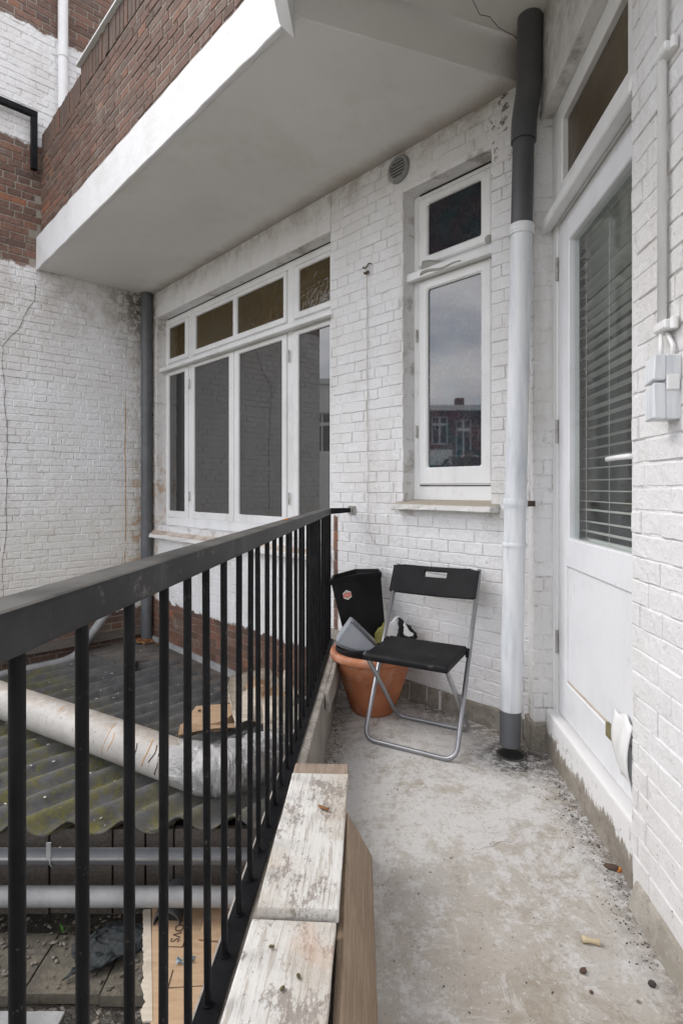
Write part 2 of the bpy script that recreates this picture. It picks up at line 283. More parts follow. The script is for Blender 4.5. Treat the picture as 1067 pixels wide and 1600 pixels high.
def m_duct():
    g = G('dull_aluminium_duct'); o = g.obj(); c = g.mix(g.step(g.noise(5, 6, .7), .3, .7), (.30, .285, .26), (.41, .395, .37))
    c = g.mix(g.math('MULTIPLY', g.step(g.noise(28, 6, .75), .58, .68), .6), c, (.26, .23, .2))
    n_ = g.n('ShaderNodeNewGeometry').outputs['Normal']; x_ = g.n('ShaderNodeSeparateXYZ'); g.l(n_, x_.inputs[0])
    c = g.mix(g.math('MULTIPLY', g.step(x_.outputs['Z'], .55, .95), g.step(g.noise(11, 10, .8), .36, .56)), c, (.27, .235, .195))
    c = g.mix(g.math('MULTIPLY', g.step(g.noise(30, 12, .84), .57, .62), .8), c, (.12, .10, .085))
    g.bump(g.math('ADD', g.noise(9, 3), g.math('MULTIPLY', g.noise(60, 4), .3)), .5, .008); return g.end(c, .55, .05)
def m_foil():
    g = G('crumpled_foil'); c = g.mix(g.noise(12, 5), (.42, .415, .405), (.66, .65, .64)); g.bump(g.noise(18, 8, .75), 1.0, .03); return g.end(c, .33, .55)
def m_card(name='wet_cardboard', c1=(.36, .235, .135), c2=(.44, .31, .195)):
    g = G(name); o = g.obj(); c = g.mix(g.step(g.noise(7, 6, .7, g.scale(o, (1, 6, 1))), .3, .7), c1, c2)
    c = g.mix(g.math('MULTIPLY', g.step(g.noise(6, 6, .7, o), .52, .7), .55), c, tuple(x * .6 for x in c1))
    c = g.mix(g.math('MULTIPLY', g.step(g.noise(40, 5, .7, o), .66, .71), .6), c, (.1, .07, .05))
    g.bump(g.noise(18, 5, .6, o), .4, .004); return g.end(c, .85)
def m_glass_dark(name, base=(.012, .012, .013), ior=2.1):
    g = G(name); g.b.inputs['IOR'].default_value = ior
    g.bump(g.noise(1.3, 2), .012, .02); return g.end(base, .015)
def m_glass_film(name='patterned_film_glass', k=1.0, ior=2.0):
    g = G(name); s = g.n('ShaderNodeCombineXYZ'); g.l(g.dot(D1, O1), s.inputs[0]); z = g.n('ShaderNodeSeparateXYZ'); g.l(g.pos(), z.inputs[0]); g.l(z.outputs['Z'], s.inputs[1])
    v = s.outputs[0]; wv = g.n('ShaderNodeVectorMath', operation='ADD'); g.l(v, wv.inputs[0])
    nn = g.n('ShaderNodeTexNoise'); g.l(v, nn.inputs['Vector']); nn.inputs['Scale'].default_value = 14
    sc = g.n('ShaderNodeVectorMath', operation='SCALE'); g.l(nn.outputs['Color'], sc.inputs[0]); sc.inputs['Scale'].default_value = .05; g.l(sc.outputs[0], wv.inputs[1])
    big_ = g.noise(7, 3, .5, v)
    cell = g.voro(30, 'F1', wv.outputs[0], 'Color'); edge = g.voro(30, 'DISTANCE_TO_EDGE', wv.outputs[0]); flower = g.voro(8, 'F1', wv.outputs[0])
    cs = g.n('ShaderNodeSeparateColor'); g.l(cell, cs.inputs[0])
    col = g.ramp(cs.outputs[0], [(0, (.030, .036, .050)), (.35, (.030, .050, .060)), (.6, (.060, .045, .060)), (.85, (.080, .078, .085)), (1, (.040, .040, .055))])
    col = g.mix(.4, col, g.ramp(big_, [(.35, (.07, .05, .075)), (.5, (.035, .04, .05)), (.62, (.03, .085, .10))]))
    fl = g.math('MULTIPLY', g.math('SUBTRACT', 1, g.step(edge, .02, .09)), g.math('SUBTRACT', 1, g.step(flower, .3, .5)))
    col = g.mix(g.math('MULTIPLY', fl, .5), col, (.14, .13, .125)); g.b.inputs['IOR'].default_value = ior
    ed = g.math('SUBTRACT', 1, g.step(edge, .0, .06)); col = g.mix(g.math('MULTIPLY', ed, .35), col, (.13, .13, .13)); col = g.mix(1.0, col, (k, k, k), 'MULTIPLY')
    return g.end(col, .02)
def m_amber():
    g = G('amber_figured_glass'); c = g.mix(g.noise(3, 3), (.036, .022, .004), (.075, .049, .010))
    g.b.inputs['IOR'].default_value = 1.6; g.bump(g.noise(17, 3, .5, dist=1.2), .35, .010); return g.end(c, .12)
def m_clear():
    g = G('clear_pane'); t = g.n('ShaderNodeBsdfTransparent'); t.inputs[0].default_value = (.92, .94, .93, 1); gl = g.n('ShaderNodeBsdfGlossy'); gl.inputs['Roughness'].default_value = .01
    lw_ = g.n('ShaderNodeLayerWeight'); lw_.inputs['Blend'].default_value = .5; p5 = g.math('POWER', lw_.outputs['Facing'], 5); fo_ = g.math('ADD', .04, g.math('MULTIPLY', p5, .4)); mx = g.n('ShaderNodeMixShader')
    g.l(fo_, mx.inputs[0]); g.t.links.new(t.outputs[0], mx.inputs[1]); g.t.links.new(gl.outputs[0], mx.inputs[2])
    g.t.links.new(mx.outputs[0], g.t.nodes['Material Output'].inputs[0]); return g.m

M = dict(
    bw=painted_brick('window_wall_brick', 'window'), bwm=painted_brick('window_wall_mortar', 'window', True),
    plaster=painted_brick('window_wall_plaster', 'window'), plasterd=painted_brick('door_wall_plaster', 'door'),
    bl=painted_brick('left_wall_brick', 'left'), blm=painted_brick('left_wall_mortar', 'left', True),
    bd=painted_brick('door_wall_brick', 'door'), bdm=painted_brick('door_wall_mortar', 'door', True),
    br=painted_brick('brown_brick', 'raw'), brm=painted_brick('brown_mortar', 'raw', True),
    white=m_wood_white(), doorw=m_wood_white('door_paint', (.74, .745, .762), .70), soffit=m_soffit(), fascia=m_fascia(),
    pipew=m_pipe_white(), pvc=m_plain('grey_pvc', (.085, .088, .094), (.12, .124, .13), 6, .5), pvcd=m_plain('dark_grey_pvc', (.055, .056, .06), (.075, .076, .08), 6, .42),
    pvcl=m_plain('pale_grey_pvc', (.19, .19, .188), (.30, .298, .29), 7, .6), floor=m_concrete_floor(), conc=m_concrete('plinth_render', (.20, .18, .145), (.30, .275, .23), True), cove=m_concrete('floor_cove', (.29, .265, .22), (.38, .355, .31), False), kerb=m_concrete('kerb_concrete', (.24, .215, .185), (.33, .30, .265)),
    paver=m_concrete('paver_concrete', (.065, .056, .042), (.115, .10, .074)), thr=m_threshold(), black=m_black_metal(), rail=m_handrail(), flaky=m_flaky(),
    plank=m_wood('brown_plank_wood', (.265, .19, .13), (.385, .29, .205), (14, 1, 14)), endw=m_wood('bare_weathered_wood', (.25, .19, .145), (.33, .26, .2)), board=m_wood('dark_wet_board', (.06, .05, .042), (.10, .085, .07)),
    pot=m_terracotta(), roof=m_roof(), duct=m_duct(), foil=m_foil(), card=m_card(), cardg=m_card('grey_torn_cardboard', (.42, .36, .28), (.52, .46, .38)),
    glass=m_glass_dark('dark_window_glass', (.042, .041, .039), 1.95), film=m_glass_film('patterned_film_glass', .7), amber=m_amber(), clear=m_clear(),
    plastic=m_plain('black_seat_plastic', (.007, .007, .0075), (.014, .014, .015), 9, .58, bst=.12, bsc=180, spec=.16), binb=m_plain('black_bin_plastic', (.004, .004, .0045), (.008, .008, .0085), 6, .45, spec=.18),
    lid=m_plain('grey_lid_plastic', (.30, .32, .35), (.38, .40, .43), 6, .35), lidd=m_plain('dark_lid_rim', (.10, .105, .115), (.14, .145, .155), 6, .4),
    steel=m_plain('grey_lacquered_tube', (.30, .30, .31), (.37, .37, .38), 12, .32, .7, .05), soil=m_plain('potting_soil', (.012, .009, .007), (.03, .022, .016), 30, .95, 0, .9, 60, .02),
    white_pl=m_plain('white_plastic', (.70, .70, .70), (.78, .78, .77), 9, .5), blackm=m_plain('black_void', (.008, .008, .008), (.012, .012, .012), 9, .8),
    red=m_plain('red_print', (.62, .06, .07), (.7, .09, .09), 9, .5), lead=m_plain('lead_flashing', (.22, .22, .22), (.33, .33, .32), 9, .6), felt=m_plain('bitumen_strip', (.07, .06, .05), (.15, .13, .11), 5, .95, 0, .7, 40, .01),
    slat=m_plain('blind_slat_paint', (.66, .66, .63), (.72, .72, .69), 9, .45), iron=m_plain('rusty_iron', (.05, .035, .028), (.12, .065, .04), 22, .8), metal=m_plain('old_hinge_steel', (.28, .26, .24), (.45, .44, .42), 26, .45, .5),
    rubber=m_plain('black_cloth', (.008, .010, .011), (.022, .026, .028), 20, .8, 0, .8, 30, .01), blue=m_plain('teal_wet_cloth', (.004, .0055, .006), (.009, .015, .016), 18, .7, 0, .9, 40, .010),
    mud=m_plain('wet_mud', (.010, .009, .007), (.040, .034, .024), 9, .45, 0, .8, 30, .015), gravel=m_plain('dark_grit', (.03, .027, .023), (.12, .105, .09), 30, .9), leaf=m_plain('dead_leaf', (.16, .07, .03), (.30, .14, .05), 20, .8), orange=m_plain('orange_leaf', (.50, .17, .03), (.55, .22, .05), 20, .7),
    cork=m_plain('pale_twig', (.45, .36, .22), (.55, .46, .30), 30, .8), cord=m_plain('dirty_cord', (.45, .42, .38), (.58, .55, .5), 30, .9), lightblue=m_plain('blue_wrapper', (.12, .21, .27), (.34, .42, .46), 60, .6), yel=m_plain('yellow_green_bag', (.30, .30, .06), (.45, .42, .16), 40, .4),
    orangemark=m_plain('orange_scuff', (.40, .21, .07), (.5, .3, .12), 30, .7), ink=m_plain('brown_ink', (.06, .03, .02), (.09, .05, .03), 30, .8), inner=m_plain('room_plaster', (.13, .125, .12), (.17, .165, .155), 2, .9),
    mosscr=m_plain('dried_moss', (.07, .06, .03), (.14, .12, .06), 60, .95), redbrick=m_plain('far_red_brick', (.075, .030, .024), (.115, .046, .035), 3, .9), farw=m_plain('far_white_paint', (.70, .70, .69), (.76, .76, .75), 2, .6), fargl=m_glass_dark('far_glass', (.02, .022, .025), 1.5),
    hole=m_plain('olive_hole', (.13, .115, .05), (.20, .18, .09), 30, .9), green=m_plain('weed_leaf', (.06, .20, .03), (.10, .28, .05), 20, .6), bush=m_plain('bush_leaf', (.05, .09, .018), (.10, .14, .03), 3, .7))

# ---------------------------------------------------------------- mesh helpers
def link(name, me, mat, parent=None, smooth=False):
    o = bpy.data.objects.new(name, me); COL.objects.link(o)
    if mat is not None and not me.materials: me.materials.append(mat)
    if parent is not None: o.parent = parent
    if smooth:
        for p in me.polygons: p.use_smooth = True
    return o
def bm_mesh(name, bm, bevel=0, seg=1, ang=30, recalc=True):
    if recalc: bmesh.ops.recalc_face_normals(bm, faces=bm.faces)
    if bevel:
        es = [e for e in bm.edges if len(e.link_faces) == 2 and e.calc_face_angle(0) > math.radians(ang)]
        bmesh.ops.bevel(bm, geom=es, offset=bevel, segments=seg, affect='EDGES', profile=.6)
    me = bpy.data.meshes.new(name); bm.to_mesh(me); bm.free(); return me
def obj(name, bm, mat, parent=None, smooth=False, bevel=0, seg=1, M4=None, autosm=None):
    if M4 is not None: bmesh.ops.transform(bm, matrix=M4, verts=bm.verts)
    me = bm_mesh(name, bm, bevel, seg)
    o = link(name, me, mat, parent, smooth)
    if autosm: me.set_sharp_from_angle(angle=math.radians(autosm))
    return o
def tag(o, label, cat, group=None):
    o['label'] = label; o['category'] = cat
    if group: o['group'] = group
    return o
def thing(name, label, cat, mtx=None, group=None):
    o = bpy.data.objects.new(name, None); COL.objects.link(o); o.empty_display_size = .1
    if mtx is not None: o.matrix_world = mtx
    return tag(o, label, cat, group)
def struct(o): o['kind'] = 'structure'; return o
def stuff(o): o['kind'] = 'stuff'; return o
def box(bm, x0, x1, y0, y1, z0, z1):
    v = [bm.verts.new((x, y, z)) for x in (x0, x1) for y in (y0, y1) for z in (z0, z1)]
    for f in ((0, 1, 3, 2), (4, 6, 7, 5), (0, 4, 5, 1), (2, 3, 7, 6), (0, 2, 6, 4), (1, 5, 7, 3)): bm.faces.new([v[i] for i in f])
    return v
def bx(x0, x1, y0, y1, z0, z1): bm = bmesh.new(); box(bm, x0, x1, y0, y1, z0, z1); return bm
def plate(xs, zs, empty, y0, y1):
    """a slab in x-z with rectangular holes: one connected mesh; empty = set of (i, j) cells left out"""
    bm = bmesh.new(); vc = {}
    def v(i, j, k):
        if (i, j, k) not in vc: vc[i, j, k] = bm.verts.new((xs[i], (y0, y1)[k], zs[j]))
        return vc[i, j, k]
    nx, nz = len(xs) - 1, len(zs) - 1
    sol = lambda i, j: 0 <= i < nx and 0 <= j < nz and (i, j) not in empty
    for i in range(nx):
        for j in range(nz):
            if not sol(i, j): continue
            for k in (0, 1): bm.faces.new([v(i, j, k), v(i + 1, j, k), v(i + 1, j + 1, k), v(i, j + 1, k)])
            if not sol(i - 1, j): bm.faces.new([v(i, j, 0), v(i, j + 1, 0), v(i, j + 1, 1), v(i, j, 1)])
            if not sol(i + 1, j): bm.faces.new([v(i + 1, j, 0), v(i + 1, j + 1, 0), v(i + 1, j + 1, 1), v(i + 1, j, 1)])
            if not sol(i, j - 1): bm.faces.new([v(i, j, 0), v(i + 1, j, 0), v(i + 1, j, 1), v(i, j, 1)])
            if not sol(i, j + 1): bm.faces.new([v(i, j + 1, 0), v(i + 1, j + 1, 0), v(i + 1, j + 1, 1), v(i, j + 1, 1)])
    return bm
def ring(o, i, y0, y1):                       # frame round a hole: o, i = (x0, x1, z0, z1)
    return plate([o[0], i[0], i[1], o[1]], [o[2], i[2], i[3], o[3]], {(1, 1)}, y0, y1)
def fillet(pts, r, k=6):
    pts = [Vector(p) for p in pts]; out = [pts[0]]
    for a, b, c in zip(pts, pts[1:], pts[2:]):
        u, w = (a - b), (c - b); d = min(r, u.length * .49, w.length * .49); p0, p1 = b + u.normalized() * d, b + w.normalized() * d
        for t in range(k + 1):
            t /= k; out.append((1 - t) ** 2 * p0 + 2 * t * (1 - t) * b + t * t * p1)
    return out + [pts[-1]]
def tube(bm, pts, r, n=12, caps=True, hollow=False):
    pts = [Vector(p) for p in pts]; rr = r if isinstance(r, (list, tuple)) else [r] * len(pts); rings = []
    t0 = (pts[1] - pts[0]).normalized(); up = Vector((0, 0, 1)) if abs(t0.z) < .9 else Vector((1, 0, 0)); nx = (up - t0 * up.dot(t0)).normalized()
    for i, p in enumerate(pts):
        t = ((pts[min(i + 1, len(pts) - 1)] - pts[max(i - 1, 0)])).normalized(); nx = (nx - t * nx.dot(t)).normalized(); ny = t.cross(nx)
        rings.append([bm.verts.new(p + (nx * math.cos(2 * PI * k / n) + ny * math.sin(2 * PI * k / n)) * rr[i]) for k in range(n)])
    for a, b in zip(rings, rings[1:]):
        for k in range(n): bm.faces.new([a[k], a[(k + 1) % n], b[(k + 1) % n], b[k]])
    if caps: bm.faces.new(rings[0][::-1]); bm.faces.new(rings[-1])
    return rings
def tb(pts, r, n=12, caps=True): bm = bmesh.new(); tube(bm, pts, r, n, caps); return bm
def lathe(prof, n=48, closed=True):
    bm = bmesh.new(); rings = []
    for r, z in prof: rings.append([bm.verts.new((r * math.cos(2 * PI * k / n), r * math.sin(2 * PI * k / n), z)) for k in range(n)])
    for a, b in zip(rings, rings[1:]):
        for k in range(n): bm.faces.new([a[k], a[(k + 1) % n], b[(k + 1) % n], b[k]])
    if closed: bm.faces.new(rings[0][::-1]); bm.faces.new(rings[-1])
    return bm
def prism(poly, z0, z1):                      # polygon in x-y, extruded in z
    bm = bmesh.new(); a = [bm.verts.new((x, y, z0)) for x, y in poly]; b = [bm.verts.new((x, y, z1)) for x, y in poly]
    bm.faces.new(a[::-1]); bm.faces.new(b)
    for i in range(len(a)): j = (i + 1) % len(a); bm.faces.new([a[i], a[j], b[j], b[i]])
    return bm
def hexa(b4, t4):                             # solid from 4 bottom and 4 top corners
    bm = bmesh.new(); a = [bm.verts.new(p) for p in b4]; b = [bm.verts.new(p) for p in t4]
    bm.faces.new(a[::-1]); bm.faces.new(b)
    for i in range(4): j = (i + 1) % 4; bm.faces.new([a[i], a[j], b[j], b[i]])
    return bm
def rough(bm, cuts, amp, sc, seed=0):         # subdivide and push verts about
    bmesh.ops.subdivide_edges(bm, edges=bm.edges[:], cuts=cuts, use_grid_fill=True)
    for v in bm.verts:
        v.co += mnoise.noise_vector(v.co * sc + Vector((seed, seed * 2.1, 0))) * amp
    return bm
def sheet(nx, ny, fn, th=.004):               # thin solid sheet from a height function fn(u, v) -> Vector
    bm = bmesh.new(); g = [[bm.verts.new(fn(i / nx, j / ny)) for j in range(ny + 1)] for i in range(nx + 1)]
    for i in range(nx):
        for j in range(ny): bm.faces.new([g[i][j], g[i + 1][j], g[i + 1][j + 1], g[i][j + 1]])
    bmesh.ops.recalc_face_normals(bm, faces=bm.faces)
    bmesh.ops.solidify(bm, geom=bm.faces[:], thickness=th); return bm
def text_mesh(name, s, size, depth, mat, parent, mtx):
    cu = bpy.data.curves.new(name, 'FONT'); cu.body = s; cu.size = size; cu.extrude = depth; cu.align_x = 'CENTER'; cu.align_y = 'CENTER'
    t = bpy.data.objects.new(name + '_curve', cu); COL.objects.link(t); dg = bpy.context.evaluated_depsgraph_get()
    me = bpy.data.meshes.new_from_object(t.evaluated_get(dg)); bpy.data.objects.remove(t); bpy.data.curves.remove(cu)
    o = link(name, me, mat, parent); o.matrix_local = mtx; return o
# ---------------------------------------------------------------- setting: ground, floor, kerb
struct(obj('ground', bx(-70, 70, -70, 70, -1.2, -.805), m_plain('garden_ground', (.15, .14, .11), (.22, .21, .17), 3, .95, 0, .5, 8, .02)))
fl = struct(obj('balcony_floor', prism([(-.33, -2.6), (1.3, -2.6), (1.3, 2.6), (.35, 3.75), (-.1, 3.75)], -.2, 0), M['floor']))
kb = struct(obj('kerb', hexa([P(FR, -2.6, -.074, -.8), P(FR, 3.66, -.074, -.8), P(FR, 3.66, .026, -.8), P(FR, -2.6, .026, -.8)],
                             [P(FR, -2.6, -.055, .275), P(FR, 3.66, -.055, .275), P(FR, 3.66, .026, .275), P(FR, -2.6, .026, .275)]), M['kerb'], bevel=.006, seg=2))

# ---------------------------------------------------------------- walls (their bricks are laid at the end of the script)
ww = thing('window_wall', 'white painted brick wall with the wide window and the narrow window', 'wall', FW)
BIGW, SMW = (.66, 3.2, .82, 2.845), (-.52, .05, 1.10, 2.865)
obj('wall_core', plate([-.80, -.52, .05, .66, 3.2, 3.6], [-.9, .82, 1.10, 2.845, 2.865, 6.6], {(3, 1), (3, 2), (1, 2), (1, 3)}, -.25, -.0045), M['bwm'], ww)
obj('plinth', bx(-.70, .60, -.01, .014, -.05, .098), M['conc'], ww, bevel=.004)
lw = thing('left_wall', 'tall side wall of white painted brick with brown bare bands and a crack', 'wall', FL)
obj('wall_core', bx(-.02, 2.05, -.25, -.0044, -.9, 7.2), M['blm'], lw)
dw = thing('door_wall', 'white brick wall along the balcony holding the glazed door', 'wall', FD)
obj('wall_core', plate([-3.6, -.905, .2], [-.3, 2.84, 6.6], {(1, 0)}, -.25, .0540), M['bdm'], dw)
obj('jamb_core', bx(0.003, .198, -.249, .086, -.1, 2.839), M['bdm'], dw)
obj('jamb_plinth', bx(-.013, .12, -.05, .103, -.05, .125), M['conc'], dw, bevel=.006)
obj('threshold_step', bx(-.904, -.014, -.2, .040, -.05, .196), M['thr'], dw, bevel=.016, seg=3)
obj('plinth', hexa([(-3.6, -.01, -.02), (-.93, -.01, -.02), (-.93, .088, -.02), (-3.6, .088, -.02)], [(-3.6, -.01, .062), (-.93, -.01, .078), (-.93, .066, .078), (-3.6, .064, .062)]), M['cove'], dw, bevel=.02, seg=3)
rm = struct(obj('room', bx(-3.2, -.066, -3.2, -.0465, 0, 3.0), M['inner'], None)); rm.matrix_world = FD
rm.data.flip_normals()
rbm = bmesh.new(); rbm.from_mesh(rm.data); bmesh.ops.delete(rbm, geom=[f for f in rbm.faces if f.calc_center_median().y > -.1 or f.calc_center_median().y < -3.1], context='FACES_ONLY'); rbm.to_mesh(rm.data); rbm.free()  # far face removed as an added opening, so sky light reaches the blind slats

obj('lintel', rough(bx(.66, 3.345, -.06, .0035, 2.848, 3.098), 8, .0022, 7, 1), M['plaster'], ww)
obj('lintel', rough(bx(-.898, .115, -.06, .0585, 2.842, 3.282), 6, .0025, 6, 4), M['plasterd'], dw)
# cracks of the left wall: shallow dark strips that follow the joints
def crack(pts, w, parent, y=.0035, nm='crack'):
    bm = bmesh.new()
    for (x0, z0), (x1, z1) in zip(pts, pts[1:]):
        d = Vector((x1 - x0, 0, z1 - z0)).normalized(); n = Vector((d.z, 0, -d.x)) * w * R.uniform(.4, 1)
        a, b = Vector((x0, y, z0)) - d * .002, Vector((x1, y, z1)) + d * .002
        f = [bm.verts.new(p) for p in (a - n, a + n, b + n * .8, b - n * .8)]; g_ = [bm.verts.new(v.co + Vector((0, -.006, 0))) for v in f]
        bm.faces.new(f)
        for i in range(4): j = (i + 1) % 4; bm.faces.new([f[i], g_[i], g_[j], f[j]])
    return obj(nm, bm, M['iron'], parent)
cp = [(1.03, 2.96), (1.04, 2.82), (1.09, 2.74)]; z = 2.72; x = 1.10
while z > .2:
    z -= R.uniform(.03, .09); x = x + R.uniform(-.012, .012) + (.03 if z > 2.35 else 0); cp.append((x, z))
crack(cp, .0017, lw)

# ---------------------------------------------------------------- upper balcony
s_c = -.205 / -.6861
Cc = Vector((-.185, 2.262, 0)); s_c = (Cc - O1).dot(D1)
ub = thing('upper_balcony', 'upper balcony with brown brick parapet and white soffit overhead', 'balcony', FW)
Fi = FW.inverted()
def wloc(v, z): q = Fi @ Vector((v[0], v[1], 0)); return (q.x, q.y)
inner = Vector((.90, 2.655)); near_out = P(FR, -2.6, .06, 0)
far_poly = [(3.36, -.003), (3.36, 1.0), (s_c, 1.0), wloc(inner, 0)]
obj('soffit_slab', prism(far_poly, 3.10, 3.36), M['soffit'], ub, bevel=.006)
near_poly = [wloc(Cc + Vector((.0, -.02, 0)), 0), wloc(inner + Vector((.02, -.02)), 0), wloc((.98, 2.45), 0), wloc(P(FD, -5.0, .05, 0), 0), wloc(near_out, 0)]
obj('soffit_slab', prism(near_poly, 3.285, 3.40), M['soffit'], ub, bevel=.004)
fb = bx(s_c - .02, 3.36, 1.001, 1.028, 3.09, 3.375)
bmesh.ops.bisect_plane
def long_cuts(bm, n, x0, x1):
    for k in range(1, n): bmesh.ops.bisect_plane(bm, geom=bm.verts[:] + bm.edges[:] + bm.faces[:], plane_co=(x0 + (x1 - x0) * k / n, 0, 0), plane_no=(1, 0, 0))
long_cuts(fb, 40, s_c, 3.36)
for v in fb.verts:
    v.co.z += R.uniform(-.0025, .0025) if v.co.z < 3.2 else R.uniform(-.003, .003); v.co.y += R.uniform(-.002, .002)
obj('fascia', fb, M['fascia'], ub, bevel=.004)
rimF = Matrix.Translation(Vector((0, 0, 0)))
rp = [P(FR, t, y, z) for t, y, z in ((2.27, .112, 3.075), (2.27, .045, 3.005), (-2.6, .045, 3.005), (-2.6, .112, 3.075))]
rq = [P(FR, t, y, z) for t, y, z in ((2.27, .112, 3.42), (2.27, .045, 3.42), (-2.6, .045, 3.42), (-2.6, .112, 3.42))]
obj('drip_rim', hexa([Fi @ p for p in rp], [Fi @ p for p in rq]), M['fascia'], ub, bevel=.006)
obj('parapet_core', bx(s_c, 3.355, .87, .988, 3.37, 4.12), M['brm'], ub)
obj('coping', bx(s_c, 2.35, .865, 1.022, 4.325, 4.338), M['fascia'], ub)
cb = bmesh.new()
for k, (a, b) in enumerate((( .12, .42), (.42, .75))): pass
cb.free()
def soff_crack(p0, p1, zc, nm='soffit_crack', jag=.03, n=14):
    pts = []; 
    for i in range(n + 1):
        t = i / n; q = p0.lerp(p1, t) + Vector((R.uniform(-jag, jag), R.uniform(-jag, jag), 0)) * (0 < i < n); pts.append(Vector((q.x, q.y, zc)))
    bm = bmesh.new()
    for a, b in zip(pts, pts[1:]):
        d = (b - a).normalized(); nn = Vector((-d.y, d.x, 0)) * R.uniform(.0004, .0012); f = [bm.verts.new(Fi @ p) for p in (a - nn, a + nn, b + nn, b - nn)]
        h = [bm.verts.new(v.co + Vector((0, 0, .004))) for v in f]; bm.faces.new(f)
        for i in range(4): j = (i + 1) % 4; bm.faces.new([f[i], h[i], h[j], f[j]])
    obj(nm, bm, M['blackm'], ub)
soff_crack(Vector((.0, 2.0, 0)), Vector((.84, 2.62, 0)), 3.2835)

# ---------------------------------------------------------------- windows
def sash(root, o, i, y1, pane, nm='sash', d=.04, mat=None, pdepth=.018, bev=.006):
    f = obj(nm, ring(o, i, y1 - d, y1), mat or M['white'], root, bevel=bev)
    obj('pane', bx(i[0] - .004, i[1] + .004, y1 - pdepth - .006, y1 - pdepth, i[2] - .004, i[3] + .004), pane, f)
    return f
bwn = thing('casement_window', 'wide white casement window with amber top lights in the white brick wall', 'window', FW)
zs_ = [.82, .895, 2.325, 2.40, 2.79, 2.845]
obj('frame', plate([.66, .72, 1.165, 1.24, 2.66, 2.735, 3.155, 3.2], zs_, {(i, j) for i in (1, 3, 5) for j in (1, 3)}, -.17, -.098), M['white'], bwn, bevel=.004)
sash(bwn, (2.742, 3.15, .90, 2.318), (2.800, 3.128, .962, 2.282), -.088, M['glass'])
sash(bwn, (1.955, 2.655, .90, 2.318), (2.030, 2.627, .965, 2.290), -.088, M['glass'])
sash(bwn, (1.245, 1.949, .90, 2.318), (1.300, 1.884, .967, 2.283), -.088, M['glass'])
sash(bwn, (.725, 1.160, .90, 2.318), (.770, 1.108, .965, 2.285), -.088, M['glass'])
sash(bwn, (2.742, 3.15, 2.405, 2.785), (2.800, 3.128, 2.450, 2.752), -.090, M['amber'])
up = obj('sash', plate([1.245, 1.284, 1.912, 1.970, 2.600, 2.655], [2.405, 2.450, 2.752, 2.785], {(1, 1), (3, 1)}, -.13, -.090), M['white'], bwn, bevel=.005)
for a, b in ((1.284, 1.912), (1.970, 2.600)): obj('pane', bx(a - .003, b + .003, -.114, -.108, 2.447, 2.755), M['amber'], up)
sash(bwn, (.725, 1.160, 2.405, 2.785), (.770, 1.104, 2.450, 2.752), -.090, M['amber'])
tbm = hexa([(.66, -.097, 2.33), (3.27, -.097, 2.33), (3.27, -.030, 2.322), (.66, -.030, 2.322)], [(.66, -.097, 2.392), (3.27, -.097, 2.392), (3.27, -.030, 2.358), (.66, -.030, 2.358)])
obj('transom', tbm, M['white'], bwn, bevel=.005)
obj('top_shadow_strip', bx(.70, 3.15, -.0975, -.094, 2.838, 2.846), M['blackm'], bwn)  # solid black strip standing in for the shadow gap under the lintel
obj('cover_strip', bx(1.94, 1.964, -.090, -.076, .93, 2.30), M['white'], bwn, bevel=.004)
def hinge(root, s, z, n, h=.09, dirx=1):
    b = obj('hinge', lathe([(.0065, z), (.0065, z + h * .32)], 10), M['metal'], root); b.location = (s, n, 0)
    for k in (1, 2):
        c = b.copy(); COL.objects.link(c); c.location = (s, n, k * h * .34)
        c.parent = root
for z0 in (1.06, 2.10): hinge(bwn, 2.698, z0, -.082)
for z0 in (1.06, 2.10): hinge(bwn, 1.203, z0, -.082)
sbm = hexa([(.655, -.10, .70), (3.335, -.10, .70), (3.335, .062, .70), (.655, .062, .70)], [(.655, -.10, .818), (3.335, -.10, .818), (3.335, .062, .738), (.655, .062, .738)])
sill_m = G('stained_sill'); cc = sill_m.mix(sill_m.step(sill_m.noise(7, 6, .7), .38, .62), (.62, .55, .48), (.36, .26, .19)); nz = sill_m.n('ShaderNodeNewGeometry').outputs['Normal']; sx = sill_m.n('ShaderNodeSeparateXYZ'); sill_m.l(nz, sx.inputs[0])
cc = sill_m.mix(sill_m.step(sx.outputs['Z'], .4, .7), (.70, .69, .67), cc); sill_m.bump(sill_m.noise(30, 6, .7), .5, .006); M['sill'] = sill_m.end(cc, .8)
long_cuts(sbm, 18, .655, 3.335)
for v in sbm.verts: v.co += Vector((0, R.uniform(-.006, .004), R.uniform(-.005, .003))) * (v.co.y > 0)
obj('sill', sbm, M['sill'], bwn, bevel=.005)

nwn = thing('narrow_window', 'narrow white window with flower patterned film and a dark top light', 'window', FW)
obj('frame', plate([-.52, -.475, .012, .05], [1.10, 1.195, 2.37, 2.445, 2.835, 2.865], {(1, 1), (1, 3)}, -.16, -.098), M['white'], nwn, bevel=.004)
sash(nwn, (-.470, .008, 1.20, 2.365), (-.404, -.056, 1.298, 2.307), -.086, M['film'], bev=.008)
topf = m_glass_film('dark_film_glass', .42, 1.4); M['topf'] = topf
sash(nwn, (-.470, .008, 2.45, 2.83), (-.404, -.058, 2.50, 2.79), -.086, M['topf'], bev=.008)
obj('transom', hexa([(-.52, -.097, 2.372), (.055, -.097, 2.372), (.055, -.035, 2.36), (-.52, -.035, 2.36)], [(-.52, -.097, 2.44), (.055, -.097, 2.44), (.055, -.035, 2.405), (-.52, -.035, 2.405)]), M['white'], nwn, bevel=.005)
M['putty'] = m_plain('peeling_putty', (.30, .29, .265), (.38, .37, .34), 12, .8)
obj('paint_flake', sheet(10, 4, lambda u, v: Vector((-.05 - .27 * u, -.030 - .02 * v, 2.372 + .085 * v * (1 - u * .75) + .006 * math.sin(u * 9))), .004), M['putty'], nwn, smooth=True)
